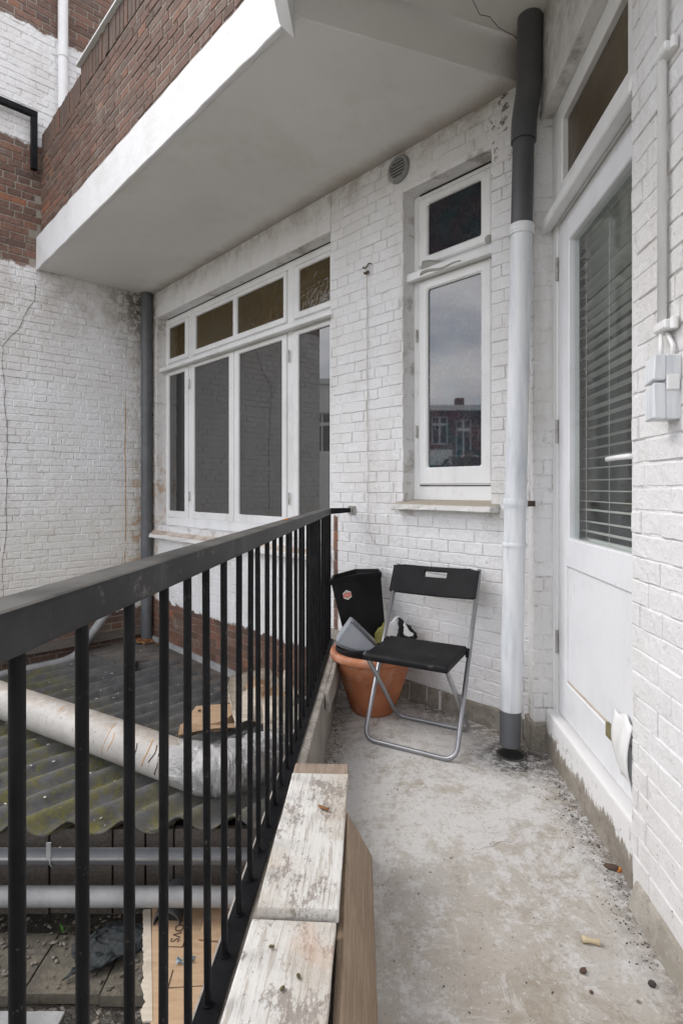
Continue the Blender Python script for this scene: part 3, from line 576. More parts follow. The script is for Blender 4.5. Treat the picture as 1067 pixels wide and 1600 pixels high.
bmb = bmesh.new(); bmesh.ops.create_icosphere(bmb, subdivisions=2, radius=.022)
for v in bmb.verts: v.co.y *= .5; v.co += mnoise.noise_vector(v.co * 60) * .006 + Vector((-.455, -.08, 2.46))
obj('paint_flake', bmb, M['putty'], nwn, smooth=True)
sb2 = hexa([(-.575, -.10, 1.062), (.10, -.10, 1.062), (.085, .072, 1.062), (-.56, .072, 1.062)], [(-.575, -.10, 1.118), (.10, -.10, 1.118), (.085, .072, 1.094), (-.56, .072, 1.094)])
long_cuts(sb2, 10, -.57, .1)
for v in sb2.verts: v.co += Vector((0, R.uniform(-.004, .003), R.uniform(-.003, .002))) * (v.co.y > 0)
ss = G('stone_sill'); nz = ss.n('ShaderNodeNewGeometry').outputs['Normal']; sx = ss.n('ShaderNodeSeparateXYZ'); ss.l(nz, sx.inputs[0])
ct = ss.mix(ss.noise(9, 6, .7), (.34, .29, .22), (.46, .41, .34)); ct = ss.mix(ss.step(sx.outputs['Z'], .5, .8), ss.mix(ss.step(ss.noise(30, 6), .5, .7), (.68, .67, .64), (.5, .49, .46)), ct); ss.bump(ss.noise(50, 6, .7), .5, .004)
obj('sill', sb2, ss.end(ct, .8), nwn, bevel=.004)
obj('top_shadow_strip', bx(-.47, .0, -.0975, -.094, 2.856, 2.864), M['blackm'], nwn); obj('bottom_shadow_strip', bx(-.46, .0, -.0975, -.093, 1.194, 1.199), M['blackm'], nwn)  # black strips stand in for the shadowed gaps above and below the frame opening
hinge(nwn, .014, 1.47, -.083, .07); hinge(nwn, .014, 2.02, -.083, .07)

# ---------------------------------------------------------------- door
dr = thing('balcony_door', 'white half glazed balcony door with brown top light at the right', 'door', FD)
obj('frame', plate([-.96, -.90, -.062, .002], [.19, 2.335, 2.40, 2.43, 2.80, 2.84], {(1, 0), (1, 3)}, -.09, .006), M['white'], dr, bevel=.004)
leaf = obj('door_leaf', plate([-.895, -.79, -.77, -.195, -.163, -.068], [.205, .362, .852, .972, 2.212, 2.326], {(2, 3), (1, 1), (2, 1), (3, 1)}, -.045, 0.0), M['doorw'], dr, bevel=.004)
obj('pane', bx(-.774, -.191, -.026, -.020, .968, 2.216), M['clear'], leaf)
obj('panel', bx(-.79 - .004, -.159, -.035, -.009, .358, .856), M['doorw'], leaf)
obj('rail_joint', bx(-.79, -.166, -.0089, -.0060, .364, .372), M['cardg'], leaf)
hd = bmesh.new(); tube(hd, fillet([(-.815, 0, 1.277), (-.815, .03, 1.277), (-.74, .032, 1.277), (-.665, .031, 1.276)], .012), .0085, 12)
h_o = obj('handle', hd, M['white_pl'], leaf, smooth=True)
obj('transom_bar', hexa([(-.90, .007, 2.335), (.028, .007, 2.335), (.028, .064, 2.322), (-.90, .064, 2.322)], [(-.90, .007, 2.415), (.028, .007, 2.415), (.028, .058, 2.372), (-.90, .058, 2.372)]), M['white'], dr, bevel=.006)
topl = obj('top_light', ring((-.895, -.065, 2.435, 2.80), (-.77, -.145, 2.478, 2.745), -.05, .012), M['white'], dr, bevel=.005)
M['brownp'] = m_plain('brown_boarded_pane', (.050, .034, .016), (.085, .060, .030), 5, .28, 0, .5, 24, .008)
obj('pane', bx(-.774, -.141, -.022, -.014, 2.474, 2.749), M['brownp'], topl)
for z0 in (2.09, 1.38, .46): hinge(dr, -.066, z0, .008, .10)
flap = sheet(10, 10, lambda u, v: Vector((-.66 - .13 * u - .035 * v + .02 * v * v, .004 + .030 * math.sin(PI * min(1, v * .95)) * (.5 + .5 * u) + .004 * math.sin(9 * u + 4 * v), .455 - .175 * v - .035 * u * v - .008 * math.sin(8 * u))), .004)
obj('torn_paint_flap', flap, M['white'], leaf, smooth=True)
obj('exposed_hole', bx(-.66, -.575, -.0135, .0015, .325, .372), M['hole'], leaf)
bl = thing('venetian_blind', 'pale venetian blind with level slats behind the door glass', 'blind', FD)
sl_bm = bmesh.new(); n_ = 6; vv = []
for i in range(n_ + 1):
    y = -.071 - .042 * i / n_; zc = .003 * (1 - ((i / n_ - .5) * 2) ** 2); vv.append([sl_bm.verts.new((s, y, zc + t)) for s in (-.755, -.118) for t in (0, .0014)])
for a, b in zip(vv, vv[1:]):
    for q in ((0, 2, 3, 1),): pass
    sl_bm.faces.new([a[0], a[2], b[2], b[0]]); sl_bm.faces.new([a[1], b[1], b[3], a[3]])
s0 = obj('slat', sl_bm, M['slat'], bl, smooth=True); s0.location = (0, 0, 1.0)
for k in range(1, 29):
    c = s0.copy(); COL.objects.link(c); c.parent = bl; c.location = (0, R.uniform(-.001, .001), 1.0 + .0428 * k); c.rotation_euler = (R.uniform(-.05, .05), R.uniform(-.002, .002), 0)
obj('bottom_rail', bx(-.755, -.118, -.105, -.078, .955, .972), M['slat'], bl, bevel=.003)
obj('head_rail', bx(-.765, -.11, -.115, -.07, 2.215, 2.25), M['slat'], bl, bevel=.002)
for s in (-.20, -.43, -.66): obj('ladder_cord', tb([(s, -.069, .96), (s, -.069, 2.22)], .0011, 6), M['cord'], bl)

# ---------------------------------------------------------------- pipes
dp = thing('corner_downpipe', 'leaning downpipe with white painted lower length and grey top in the corner', 'downpipe')
ax = lambda z: Vector((.7435 + .0238 * z, 2.462 + .004 * z, z))
obj('foot_length', tb([ax(.045), ax(.22)], .0455, 28), M['pvc'], dp, smooth=True, autosm=40)
obj('painted_length', tb([ax(.20), ax(2.34)], .0470, 32), M['pipew'], dp, smooth=True, autosm=40)
obj('upper_length', tb([ax(2.30), ax(2.76)], .0465, 28), M['pvcd'], dp, smooth=True, autosm=40)
for zc, r_, h_ in ((2.325, .055, .045), (.93, .0525, .02), (1.115, .053, .035)):
    k_ = bmesh.new(); tube(k_, [ax(zc - h_ / 2), ax(zc - h_ / 4), ax(zc - h_ / 4 + .001), ax(zc + h_ / 4), ax(zc + h_ / 2)], [r_ - .002, r_ - .002, r_, r_, r_ - .003], 28)
    obj('collar', k_, M['pipew'], dp, smooth=True, autosm=35)
obj('offset_bend', tb(fillet([ax(2.72), ax(2.82), ax(2.96) + Vector((.022, .01, 0)), Vector((.838, 2.485, 3.10)), Vector((.842, 2.487, 3.283))], .05), .0545, 28), M['pvcd'], dp, smooth=True, autosm=40)
obj('wall_bracket', bx(.80, .855, 2.455, 2.475, 1.10, 1.125), M['iron'], dp)
fd = thing('floor_drain', 'black round drain hole in the floor below the white downpipe', 'drain')
dn = lathe([(.066, .001), (.066, .005), (.058, .006), (.052, .003), (.052, .0022)], 36, False); obj('drain_ring', dn, M['gravel'], fd, smooth=True).location = (.752, 2.46, 0)
obj('drain_hole', lathe([(.052, .0012), (.052, .0025)], 36), M['blackm'], fd).location = (.752, 2.46, 0)

lp = thing('grey_downpipe', 'dark grey downpipe standing in the far left corner', 'downpipe', FL)
obj('pipe_length', tb([(.062, .075, -.33), (.062, .075, 3.098)], .053, 28), M['pvc'], lp, smooth=True, autosm=40)
for zc in (1.06, 2.02): obj('collar', tb([(.062, .075, zc - .03), (.062, .075, zc + .03)], .057, 28), M['pvc'], lp, smooth=True, autosm=40)
for zc in (1.9,): obj('bracket', bx(.0, .055, .06, .09, zc, zc + .025), M['iron'], lp)
up_ = thing('white_wall_pipe', 'slim white downpipe high on the side wall above the parapet', 'downpipe', FL)
obj('pipe_length', tb([(.825, .06, 3.6), (.825, .06, 7.0)], .042, 24), M['white_pl'], up_, smooth=True, autosm=40)
obj('collar', tb([(.825, .06, 5.02), (.825, .06, 5.09)], .047, 24), M['white_pl'], up_, smooth=True, autosm=40)
ep = thing('low_drainpipe', 'grey drainpipe with an elbow lying along the foot of the left wall', 'pipe', FL)
obj('pipe_length', tb(fillet([(2.4, .12, -.375), (.86, .12, -.355), (.74, .12, -.325), (.53, .12, -.06), (.40, .12, .10)], .05), .036, 20), M['pvcl'], ep, smooth=True, autosm=40)
obj('collar', tb([(.83, .12, -.352), (.76, .12, -.332)], .041, 20), M['pvcl'], ep, smooth=True, autosm=40)

br_ = thing('black_rail_bracket', 'black metal rail turned down beside the brown parapet, upper left', 'rail', FL)
obj('bar', bx(1.035, 1.95, .04, .085, 4.385, 4.435), M['black'], br_, bevel=.003)
obj('upright', bx(1.036, 1.084, .04, .085, 3.93, 4.384), M['black'], br_, bevel=.003)

# ---------------------------------------------------------------- wall fittings
vg = thing('vent_grille', 'round grey vent grille high on the wall left of the narrow window', 'vent', FW @ Matrix.Translation((.075, 0, 3.005)))
rot = Matrix.Rotation(-PI / 2, 4, 'X')
obj('rim', lathe([(.055, 0), (.078, 0), (.078, .010), (.070, .020), (.055, .020), (.053, .008)], 36, False), M['pvcl'], vg, smooth=True, M4=rot, autosm=50)
obj('backing', lathe([(.056, .002), (.056, .006)], 32), M['blackm'], vg, M4=rot)
for k in range(6):
    zz = -.044 + k * .0176; w_ = math.sqrt(.054 ** 2 - zz ** 2) - .002
    obj('slat', hexa([(-w_, .006, zz - .005), (w_, .006, zz - .005), (w_, .016, zz - .006), (-w_, .016, zz - .006)], [(-w_, .006, zz + .003), (w_, .006, zz + .003), (w_, .016, zz + .002), (-w_, .016, zz + .002)]), M['pvcl'], vg)
cd = thing('hanging_cord', 'thin cord hanging from a hook on the wall beside the narrow window', 'cord', FW)
def wob(p, n, a): return [Vector(p[0]).lerp(Vector(p[1]), i / n) + Vector((R.uniform(-a, a), 0, 0)) for i in range(n + 1)]
obj('strand', tb(wob(((.325, .012, 2.50), (.318, .010, 1.42)), 16, .006), .0016, 6), M['cord'], cd)
obj('strand', tb(wob(((.318, .014, 2.50), (.312, .010, 1.0)), 20, .006) + [Vector((.30, .01, .92)), Vector((.275, .01, .865)), Vector((.235, .01, .85))], .0016, 6), M['cord'], cd)
obj('strand', tb(wob(((.31, .014, 1.02), (.335, .010, .95)), 4, .004) + [Vector((.30, .012, .90))], .0015, 6), M['cord'], cd)
obj('hook', tb([(.36, .0, 2.53), (.345, .02, 2.515), (.322, .022, 2.505), (.30, .018, 2.53), (.285, .012, 2.525)], .0045, 8), M['iron'], cd, smooth=True)
obj('knot', tb([(.34, .012, 2.485), (.322, .02, 2.475), (.305, .012, 2.485)], .008, 8), M['iron'], cd, smooth=True)

cf = thing('cable_conduit', 'white cable conduit running down the white brick wall at right', 'conduit', FD)
obj('tube', tb([(-1.112, .075, 6.4), (-1.112, .075, 1.565)], .0105, 16), M['white'], cf, smooth=True)
for zc in (2.262, 1.582):
    cl_ = obj('clip', bx(-1.155, -1.098, .054, .090, zc - .012, zc + .012), M['white'], cf, bevel=.004)
    obj('screw_boss', tb([(-1.16, .07, zc - .014), (-1.16, .07, zc + .014)], .009, 10), M['white'], cf)
obj('cable', tb([(-1.113, .078, 1.57), (-1.125, .084, 1.53), (-1.13, .086, 1.508)], .0055, 10), M['white'], cf, smooth=True)
obj('cable', tb([(-1.122, .068, 1.57), (-1.15, .068, 1.53), (-1.152, .07, 1.50)], .0055, 10), M['white'], cf, smooth=True)
ob = thing('switch_box', 'white painted weatherproof switch box with a gap across, on the right brick wall', 'switch', FD)
obj('housing', bx(-1.165, -1.103, .054, .090, 1.348, 1.505), M['pipew'], ob, bevel=.003)
obj('upper_lid', hexa([(-1.165, .0905, 1.442), (-1.105, .0905, 1.442), (-1.108, .118, 1.434), (-1.165, .121, 1.444)], [(-1.165, .0905, 1.505), (-1.105, .0905, 1.505), (-1.108, .114, 1.500), (-1.165, .118, 1.505)]), M['pipew'], ob, bevel=.003)
obj('lower_lid', hexa([(-1.165, .0905, 1.348), (-1.105, .0905, 1.348), (-1.108, .116, 1.346), (-1.165, .119, 1.350)], [(-1.165, .0905, 1.436), (-1.105, .0905, 1.436), (-1.108, .117, 1.424), (-1.165, .121, 1.437)]), M['pipew'], ob, bevel=.003)
obj('side_tab', bx(-1.172, -1.1652, .062, .092, 1.418, 1.456), M['white_pl'], ob, bevel=.002)

# ---------------------------------------------------------------- railing
ra = thing('balcony_railing', 'black steel balcony railing with square handrail and round bars', 'railing', FR)
zt = lambda x: 1.0895 - .0082 * x
obj('handrail', hexa([(-2.4, -.012, zt(-2.4) - .043), (3.31, -.012, zt(3.31) - .036), (3.31, .036, zt(3.31) - .036), (-2.4, .036, zt(-2.4) - .043)],
                     [(-2.4, -.012, zt(-2.4)), (3.31, -.012, zt(3.31)), (3.31, .036, zt(3.31)), (-2.4, .036, zt(-2.4))]), M['rail'], ra, bevel=.005, seg=2)
obj('base_plate', bx(-2.4, 3.33, -.024, .018, .2755, .284), M['black'], ra, bevel=.002)
b0 = obj('baluster', tb([(0, 0, .28), (0, 0, .292), (0, 0, .2921), (0, 0, 1.07)], [.0105, .0105, .0066, .0066], 14), M['black'], ra, smooth=True, autosm=40)
for k in range(-10, 23):
    c = b0 if k == -10 else b0.copy()
    if k > -10: COL.objects.link(c); c.parent = ra
    x = .9685 + .1021 * k; c.location = (x, 0, 0); c.rotation_euler = (R.uniform(-.003, .003), R.uniform(-.004, .004), R.uniform(0, 6)); c.scale = (1, 1, (zt(x) - .03) / 1.07)
obj('end_post', bx(3.285, 3.31, -.011, .014, .284, 1.03), M['black'], ra, bevel=.002)
Ri = FR.inverted()
q0, q1 = Vector((3.30, 0, 1.045)), Ri @ Vector((.052, 3.445, 1.045)); dd = (q1 - q0).normalized(); nn = Vector((-dd.y, dd.x, 0)) * .006
obj('wall_arm', hexa([q0 - nn + Vector((0, 0, -.018)), q1 - nn + Vector((0, 0, -.014)), q1 + nn + Vector((0, 0, -.014)), q0 + nn + Vector((0, 0, -.018))],
                     [q0 - nn + Vector((0, 0, .018)), q1 - nn + Vector((0, 0, .014)), q1 + nn + Vector((0, 0, .014)), q0 + nn + Vector((0, 0, .018))]), M['black'], ra)
wp = obj('wall_plate', bx(-.03, .03, 0, .012, -.026, .026), M['metal'], ra, bevel=.002); wp.matrix_parent_inverse = Matrix(); wp.matrix_local = Ri @ FW @ Matrix.Translation(((Fi @ Vector((.055, 3.45, 0))).x, .001, 1.045))

# ---------------------------------------------------------------- boards on the kerb
def board(name, label, x0, x1, y0, y1, z0, z1, rz, tilt, mat, cat='board'):
    L, W = x1 - x0, abs(y1 - y0)
    t = thing(name, label, cat, FR @ Matrix.Translation(((x0 + x1) / 2, (y0 + y1) / 2, z0)) @ Matrix.Rotation(rz, 4, 'Z') @ Matrix.Rotation(tilt, 4, 'Y'))
    return t, L, W, z1 - z0
t, L, W, H = board('weathered_board', 'white flaking board lying on the kerb with a bare brown far end', 1.17, 1.775, -.035, -.206, .2775, .308, .02, -.006, M['flaky'])
bm = bx(-L / 2, L / 2 - .062, -W / 2, W / 2, 0, H); long_cuts(bm, 8, -L / 2, L / 2 - .07)
for v in bm.verts: v.co += Vector((0, R.uniform(-.0015, .0015), R.uniform(-.001, .001)))
obj('painted_length', bm, M['flaky'], t, bevel=.004, seg=2)
obj('bare_end', bx(L / 2 - .0615, L / 2, -W / 2 + .001, W / 2 - .002, 0.0005, H - .0015), M['endw'], t, bevel=.003)
t, L, W, H = board('weathered_board', 'white flaking board nearest the viewer on the kerb, with moss crumbs', .45, 1.16, -.03, -.207, .276, .295, -.005, .012, M['flaky'])
bm = bx(-L / 2, L / 2, -W / 2, W / 2, -.005, H - .003); long_cuts(bm, 8, -L / 2, L / 2)
for v in bm.verts: v.co += Vector((0, R.uniform(-.0015, .0015), R.uniform(-.001, .001)))
obj('painted_length', bm, M['flaky'], t, bevel=.004, seg=2)
pl = hexa([(.098, 1.785, .001), (.058, .5, .001), (.039, .5, .001), (.078, 1.785, .001)], [(.018, 1.575, .262), (-.014, .5, .262), (-.030, .5, .254), (.002, 1.575, .254)])
o = obj('leaning_plank', pl, M['plank'], None, bevel=.002); tag(o, 'brown wooden plank leaning against the white boards on the floor side', 'plank')
ch = bx(0, .052, 0, .018, 0, .0); ch.free()
kc = hexa([P(FR, 2.45, -.083, .20), P(FR, 2.95, -.085, .17), P(FR, 2.95, -.062, .17), P(FR, 2.45, -.064, .20)], [P(FR, 2.46, -.076, .278), P(FR, 2.94, -.076, .278), P(FR, 2.94, -.056, .278), P(FR, 2.46, -.056, .278)])
rough(kc, 3, .005, 14, 3); o = obj('concrete_fragment', kc, M['kerb'], None, bevel=.002); tag(o, 'pale broken concrete strip along the kerb top beside the pot', 'rubble')

# ---------------------------------------------------------------- folding chair
FC = frame(Vector((.301, 2.481, 0)), Vector((.8721, -.4893, 0)), Vector((.4893, .8721, 0)))
ch = thing('folding_chair', 'black plastic folding chair on grey tube frame standing before the white wall', 'chair', FC)
sl = Vector((0, .41, .785)).normalized()
obj('front_frame', tb(fillet([(-.226, .407, .779), (-.228, .006, .0105), (.213, .006, .0105), (.204, .407, .779)], .062, 8), .0108, 16), M['steel'], ch, smooth=True)
obj('rear_frame', tb(fillet([(-.198, -.04, .425), (-.199, .330, .0105), (.178, .330, .0105), (.180, -.04, .425)], .055, 8), .0105, 16), M['steel'], ch, smooth=True)
xs = [-.247, -.19, -.13, -.077, -.0175, .042, .10, .155, .208]
bmk = plate(xs, [.729, .735, .825, .858, .874, .881], {(3, 2), (4, 2)}, -.011, .011)
for v in bmk.verts:
    u_ = (v.co.x + .02) / .23; v.co.y += .016 * (1 - u_ * u_)
    if abs(u_) > .95 and v.co.z > .878: v.co.z -= .012
for v in bmk.verts: v.co = Vector((v.co.x, 0, 0)) + sl * v.co.z + Vector((0, sl.z, -sl.y)) * v.co.y + Vector((0, -.003, 0))
obj('backrest', bmk, M['plastic'], ch, bevel=.004, seg=2, smooth=True, autosm=30)
sx_ = [-.195, -.186, -.10, .0, .10, .192, .201]; sy_ = [-.075, -.066, .05, .15, .207, .216]
st = bmesh.new(); top = [[st.verts.new((x, y, .436 + .014 * (y + .07) / .29 - (.010 if i in (0, 6) or j in (0,) else 0) - (.006 if 1 < i < 5 and 1 < j < 4 else 0))) for j, y in enumerate(sy_)] for i, x in enumerate(sx_)]
for i in range(6):
    for j in range(5): st.faces.new([top[i][j], top[i + 1][j], top[i + 1][j + 1], top[i][j + 1]])
bd = [e for e in st.edges if e.is_boundary]; ex = bmesh.ops.extrude_edge_only(st, edges=bd)
for v in [g_ for g_ in ex['geom'] if isinstance(g_, bmesh.types.BMVert)]: v.co.z -= .020
bmesh.ops.contextual_create(st, geom=[e for e in st.edges if e.is_boundary])
sp = G('scuffed_seat_plastic'); c_ = sp.mix(sp.step(sp.noise(9, 5), .35, .7), (.007, .007, .0075), (.014, .014, .015)); sp.l(sp.mix(sp.math('MULTIPLY', sp.step(sp.noise(16, 6, .78, sp.scale(sp.obj(), (1, 2.2, 1))), .595, .64), .22), c_, (.20, .20, .20)), sp.b.inputs['Base Color']); sp.bump(sp.noise(170, 3), .12, .001)
seat = obj('seat', st, sp.end(None, .55, 0, .18), ch, bevel=.003, seg=2, smooth=True, autosm=35)
for x in (-.207, .205): obj('seat_bracket', hexa([(x - .006, .19, .405), (x + .006, .19, .405), (x + .006, .228, .415), (x - .006, .228, .415)], [(x - .006, .19, .432), (x + .006, .19, .432), (x + .006, .226, .442), (x - .006, .226, .442)]), M['plastic'], ch)
for x in (-.213, .192): obj('pivot_bolt', tb([(x - .012, .128, .248), (x + .012, .128, .248)], .006, 10), M['metal'], ch)

# ---------------------------------------------------------------- pot and what is in it
PT = Vector((.168, 2.972, 0))
pt = thing('flower_pot', 'large terracotta flower pot behind the chair at the railing end', 'pot', Matrix.Translation(PT))
obj('body', lathe([(.0, 0), (.110, 0), (.116, .006), (.142, .085), (.170, .165), (.181, .208), (.186, .214), (.199, .262), (.203, .280), (.222, .283), (.228, .292), (.229, .310), (.224, .322), (.214, .326), (.200, .324), (.192, .31), (.180, .25), (.17, .22)], 64, False), M['pot'], pt, smooth=True, autosm=50)
obj('soil', lathe([(.186, .255), (.12, .268), (.05, .262), (.001, .27)], 40, False), M['soil'], pt, smooth=True)
bn = thing('black_bin', 'tall black plastic bin with a small red and white sticker, in the pot', 'bin')
tp = [Vector(p) for p in ((-.060, 3.045, .672), (.000, 3.070, .684), (.093, 3.098, .698), (.222, 3.150, .700), (.215, 3.245, .705), (.08, 3.270, .70), (-.045, 3.175, .68))]
bt = [Vector((.150 + (p.x - .085) * .74, 3.065 + (p.y - 3.13) * .62, .272)) for p in tp]
bb = bmesh.new(); va, vb = [bb.verts.new(p) for p in bt], [bb.verts.new(p) for p in tp]
rimv = [bb.verts.new(p + (p - Vector((.085, 3.16, p.z))).normalized() * .006 + Vector((0, 0, 0))) for p in tp]
rimd = [bb.verts.new(v.co - Vector((0, 0, .022))) for v in rimv]; mids = [bb.verts.new(a.lerp(b, .945)) for a, b in zip(bt, tp)]
rimt = [bb.verts.new(v.co + Vector((0, 0, .006))) for v in rimv]
inn = [bb.verts.new(p + (Vector((.085, 3.16, p.z)) - p).normalized() * .007 + Vector((0, 0, .006))) for p in tp]
inb = [bb.verts.new(Vector((.130 + (p.x - .085) * .8, 3.09 + (p.y - 3.13) * .7, .40))) for p in tp]
bb.verts.remove
for v in vb + rimv: bb.verts.remove(v)
nn_ = len(tp)
for A_, B_ in ((va, mids), (mids, rimd), (rimd, rimt), (rimt, inn), (inn, inb)):
    for i in range(nn_): j = (i + 1) % nn_; bb.faces.new([A_[i], A_[j], B_[j], B_[i]])
bb.faces.new(va[::-1]); bb.faces.new(inb)
obj('body', bb, M['binb'], bn, bevel=.003)
e1 = (tp[2] - tp[0]).normalized(); cs_ = bt[1].lerp(tp[1], .775).lerp(bt[2].lerp(tp[2], .775), .12); upv = (tp[1] - bt[1]).normalized(); nv = e1.cross(upv).normalized(); upv = nv.cross(e1).normalized()
if nv.y > 0: nv = -nv
cs_ = cs_ + nv * .004
SM = Matrix(((e1.x, upv.x, nv.x, cs_.x), (e1.y, upv.y, nv.y, cs_.y), (e1.z, upv.z, nv.z, cs_.z), (0, 0, 0, 1)))
hx = lambda r, sq=1: [(r * sq * math.cos(PI / 6 + k * PI / 3) * 1.12, r * math.sin(PI / 6 + k * PI / 3) * 1.08) for k in range(6)]
stk = obj('sticker', prism(hx(.0245), 0, .0008), M['white_pl'], bn); stk.matrix_local = SM
bnd = obj('red_band', bx(-.0225, .0225, -.0085, .0085, .0009, .0014), M['red'], stk)
text_mesh('lettering', 'PLANET', .0105, .0002, M['white_pl'], stk, Matrix.Translation((0, .0, .0017)))
obj('print', prism(hx(.0205), .00082, .0010), M['cork'], stk).scale = (.0, .0, .0) if False else (1, 1, 1)
ld = thing('bin_lid', 'grey wedge shaped swing lid lying tilted in the terracotta pot', 'lid')
prof = [(-.028, .388), (.046, .492), (.060, .487), (.178, .372), (.172, .352), (.148, .342), (.10, .343), (.05, .352), (.0, .369)]
def xz(poly, y0, y1, inset=0): 
    bm = bmesh.new(); a = [bm.verts.new((x, y0, z)) for x, z in poly]; b = [bm.verts.new((x, y1, z + inset)) for x, z in poly]
    bm.faces.new(a); bm.faces.new(b[::-1])
    for i in range(len(a)): j = (i + 1) % len(a); bm.faces.new([a[i], b[i], b[j], a[j]])
    return bm
obj('hood', xz(prof, 2.865, 2.985), M['lid'], ld, bevel=.004, seg=2)
obj('swing_edge', tb([(.046, 2.860, .494), (.062, 2.860, .489), (.182, 2.860, .368)], .0075, 10), M['lidd'], ld, smooth=True)
obj('lower_rim', tb([(-.030, 2.862, .386), (0, 2.858, .366), (.05, 2.856, .349), (.10, 2.856, .340), (.150, 2.858, .339)], .0065, 10), M['lidd'], ld, smooth=True)
ip = obj('nursery_pot', lathe([(.09, .20), (.12, .335), (.126, .337), (.126, .350), (.118, .350), (.085, .23), (.001, .23)], 40, False), M['blackm'], None, smooth=True, autosm=40); ip.location = (.085, 2.925, 0); ip.scale = (.92, .75, 1)
tag(ip, 'round black plastic plant pot sunk inside the terracotta pot', 'plant pot')
bg = thing('compost_bag', 'crumpled yellow, white and black plastic bag stuffed in the pot behind the seat', 'bag')
def crumple(poly, y0, y1, amp, seed, cuts=4): return rough(rough(xz(poly, y0, y1), cuts, amp * 1.3, 22, seed), 1, amp * .6, 60, seed + 9)
obj('yellow_panel', crumple([(.175, .33), (.185, .375), (.225, .435), (.25, .44), (.25, .33)], 3.045, 3.075, .010, 1), M['yel'], bg)
obj('white_panel', crumple([(.235, .33), (.25, .43), (.275, .455), (.315, .475), (.32, .40), (.33, .35)], 3.02, 3.055, .010, 2), M['white_pl'], bg)
obj('black_panel', crumple([(.305, .33), (.315, .475), (.335, .45), (.37, .425), (.40, .40), (.405, .375), (.36, .33)], 2.985, 3.02, .014, 3, 5), M['blackm'], bg)
obj('foil_patch', crumple([(.328, .40), (.333, .455), (.36, .435), (.385, .41), (.36, .395)], 2.962, 2.978, .012, 5), M['white_pl'], bg)
# ---------------------------------------------------------------- annex below: corrugated roof, boards, gutter
an = thing('annex_shed', 'low annex below the balcony with mossy grey corrugated roof', 'shed', FW)
PW = .172
kmin = lambda s: max(.17, .735 - 1.079 * s); kmax = lambda s: min(2.9, .862 + 1.06 * s)
def rz(s, k, lift): return -.340 - .024 * k + (lambda q: .031 * (math.cos(q) + .10 * math.cos(2 * q)))(2 * PI * s / PW) + lift
se = [.0, .77, 1.63, 2.49, 3.33]
for i, (a, b) in enumerate(zip(se, se[1:])):
    for row in (0, 1):
        lim = lambda s: (kmin(s), min(1.32, kmax(s))) if row == 0 else (max(1.22, kmin(s)), kmax(s))
        if row == 1 and kmax(b) < 1.4: continue
        a_ = a if row == 0 else max(a, .40); lift = (.010 if row == 0 else 0) + .004 * (i % 2) + R.uniform(0, .003)
        fn = lambda u, v: (lambda s: (lambda l: Vector((s, l[0] + (l[1] - l[0]) * v, rz(s, l[0] + (l[1] - l[0]) * v, lift) + .004 * math.sin(3 * v + i))))(lim(s)))(a_ - .02 + (b - a_ + .02) * u)
        o = obj('roof_sheet', sheet(max(24, int((b - a_) / PW * 12)), 8, fn, .007), M['roof'], an, smooth=True, autosm=50)
obj('flashing', hexa([(.60, -.01, -.36), (3.33, -.01, -.36), (3.33, .035, -.33), (.60, .035, -.33)], [(.60, -.01, -.275), (3.33, -.01, -.275), (3.33, .016, -.275), (.60, .016, -.275)]), M['lead'], an, bevel=.003)
obj('felt_strip', rough(bx(.55, 3.33, -.01, .26, -.36, -.318), 6, .012, 5, 4), M['felt'], an)
fel = rough(hexa([(2.55, .2, -.34), (3.33, .2, -.34), (3.33, .62, -.34), (2.75, .5, -.34)], [(2.55, .2, -.306), (3.33, .2, -.306), (3.33, .62, -.312), (2.75, .5, -.312)]), 4, .012, 6, 9); obj('felt_strip', fel, M['felt'], an)
x = -3.2; first = None
FBinv = Fi
while x < -.36:
    w = R.uniform(.125, .155); b = min(x + w - .008, -.335); y = 2.585 + R.uniform(-.003, .003)
    c8 = [Fi @ Vector(p) for p in ((x, y, -.86), (b, y, -.86), (b, y + .03, -.86), (x, y + .03, -.86), (x, y, -.405), (b, y, -.405), (b, y + .03, -.405), (x, y + .03, -.405))]
    obj('board', hexa(c8[:4], c8[4:]), M['board'], an, bevel=.002); x += w
obj('eave_beam', hexa([Fi @ Vector(p) for p in ((-3.2, 2.62, -.86), (-.335, 2.62, -.86), (-.335, 2.72, -.86), (-3.2, 2.72, -.86))], [Fi @ Vector(p) for p in ((-3.2, 2.62, -.42), (-.335, 2.62, -.42), (-.335, 2.72, -.42), (-3.2, 2.72, -.42))]), M['blackm'], an)
obj('wall_ledge', hexa([Fi @ FL @ Vector(p) for p in ((.0, -.01, -.25), (2.0, -.01, -.25), (2.0, .07, -.25), (.0, .07, -.25))], [Fi @ FL @ Vector(p) for p in ((.0, -.01, -.18), (2.0, -.01, -.18), (2.0, .05, -.20), (.0, .05, -.20))]), M['board'], an, bevel=.003)

gu = thing('roof_gutter', 'grey half round gutter below the corrugated roof edge', 'gutter')
gb = bmesh.new(); rows = []
for xx in (-3.2, -.345):
    oc = [(2.468 + .040 * math.cos(PI + PI * k / 14), -.440 + .046 * math.sin(PI + PI * k / 14)) for k in range(15)]
    ic = [(2.468 + .036 * math.cos(2 * PI - PI * k / 14), -.440 + .042 * math.sin(2 * PI - PI * k / 14)) for k in range(15)]
    rows.append([gb.verts.new((xx, yy, zz)) for yy, zz in oc + ic])
nr = len(rows[0])
for k in range(nr): gb.faces.new([rows[0][k], rows[0][(k + 1) % nr], rows[1][(k + 1) % nr], rows[1][k]])
gb.faces.new(rows[0][::-1]); gb.faces.new(rows[1])
obj('trough', gb, M['pvc'], gu, smooth=True, autosm=40)
obj('front_bead', tb([(-3.2, 2.427, -.440), (-.345, 2.427, -.440)], .006, 10), M['pvcl'], gu, smooth=True)
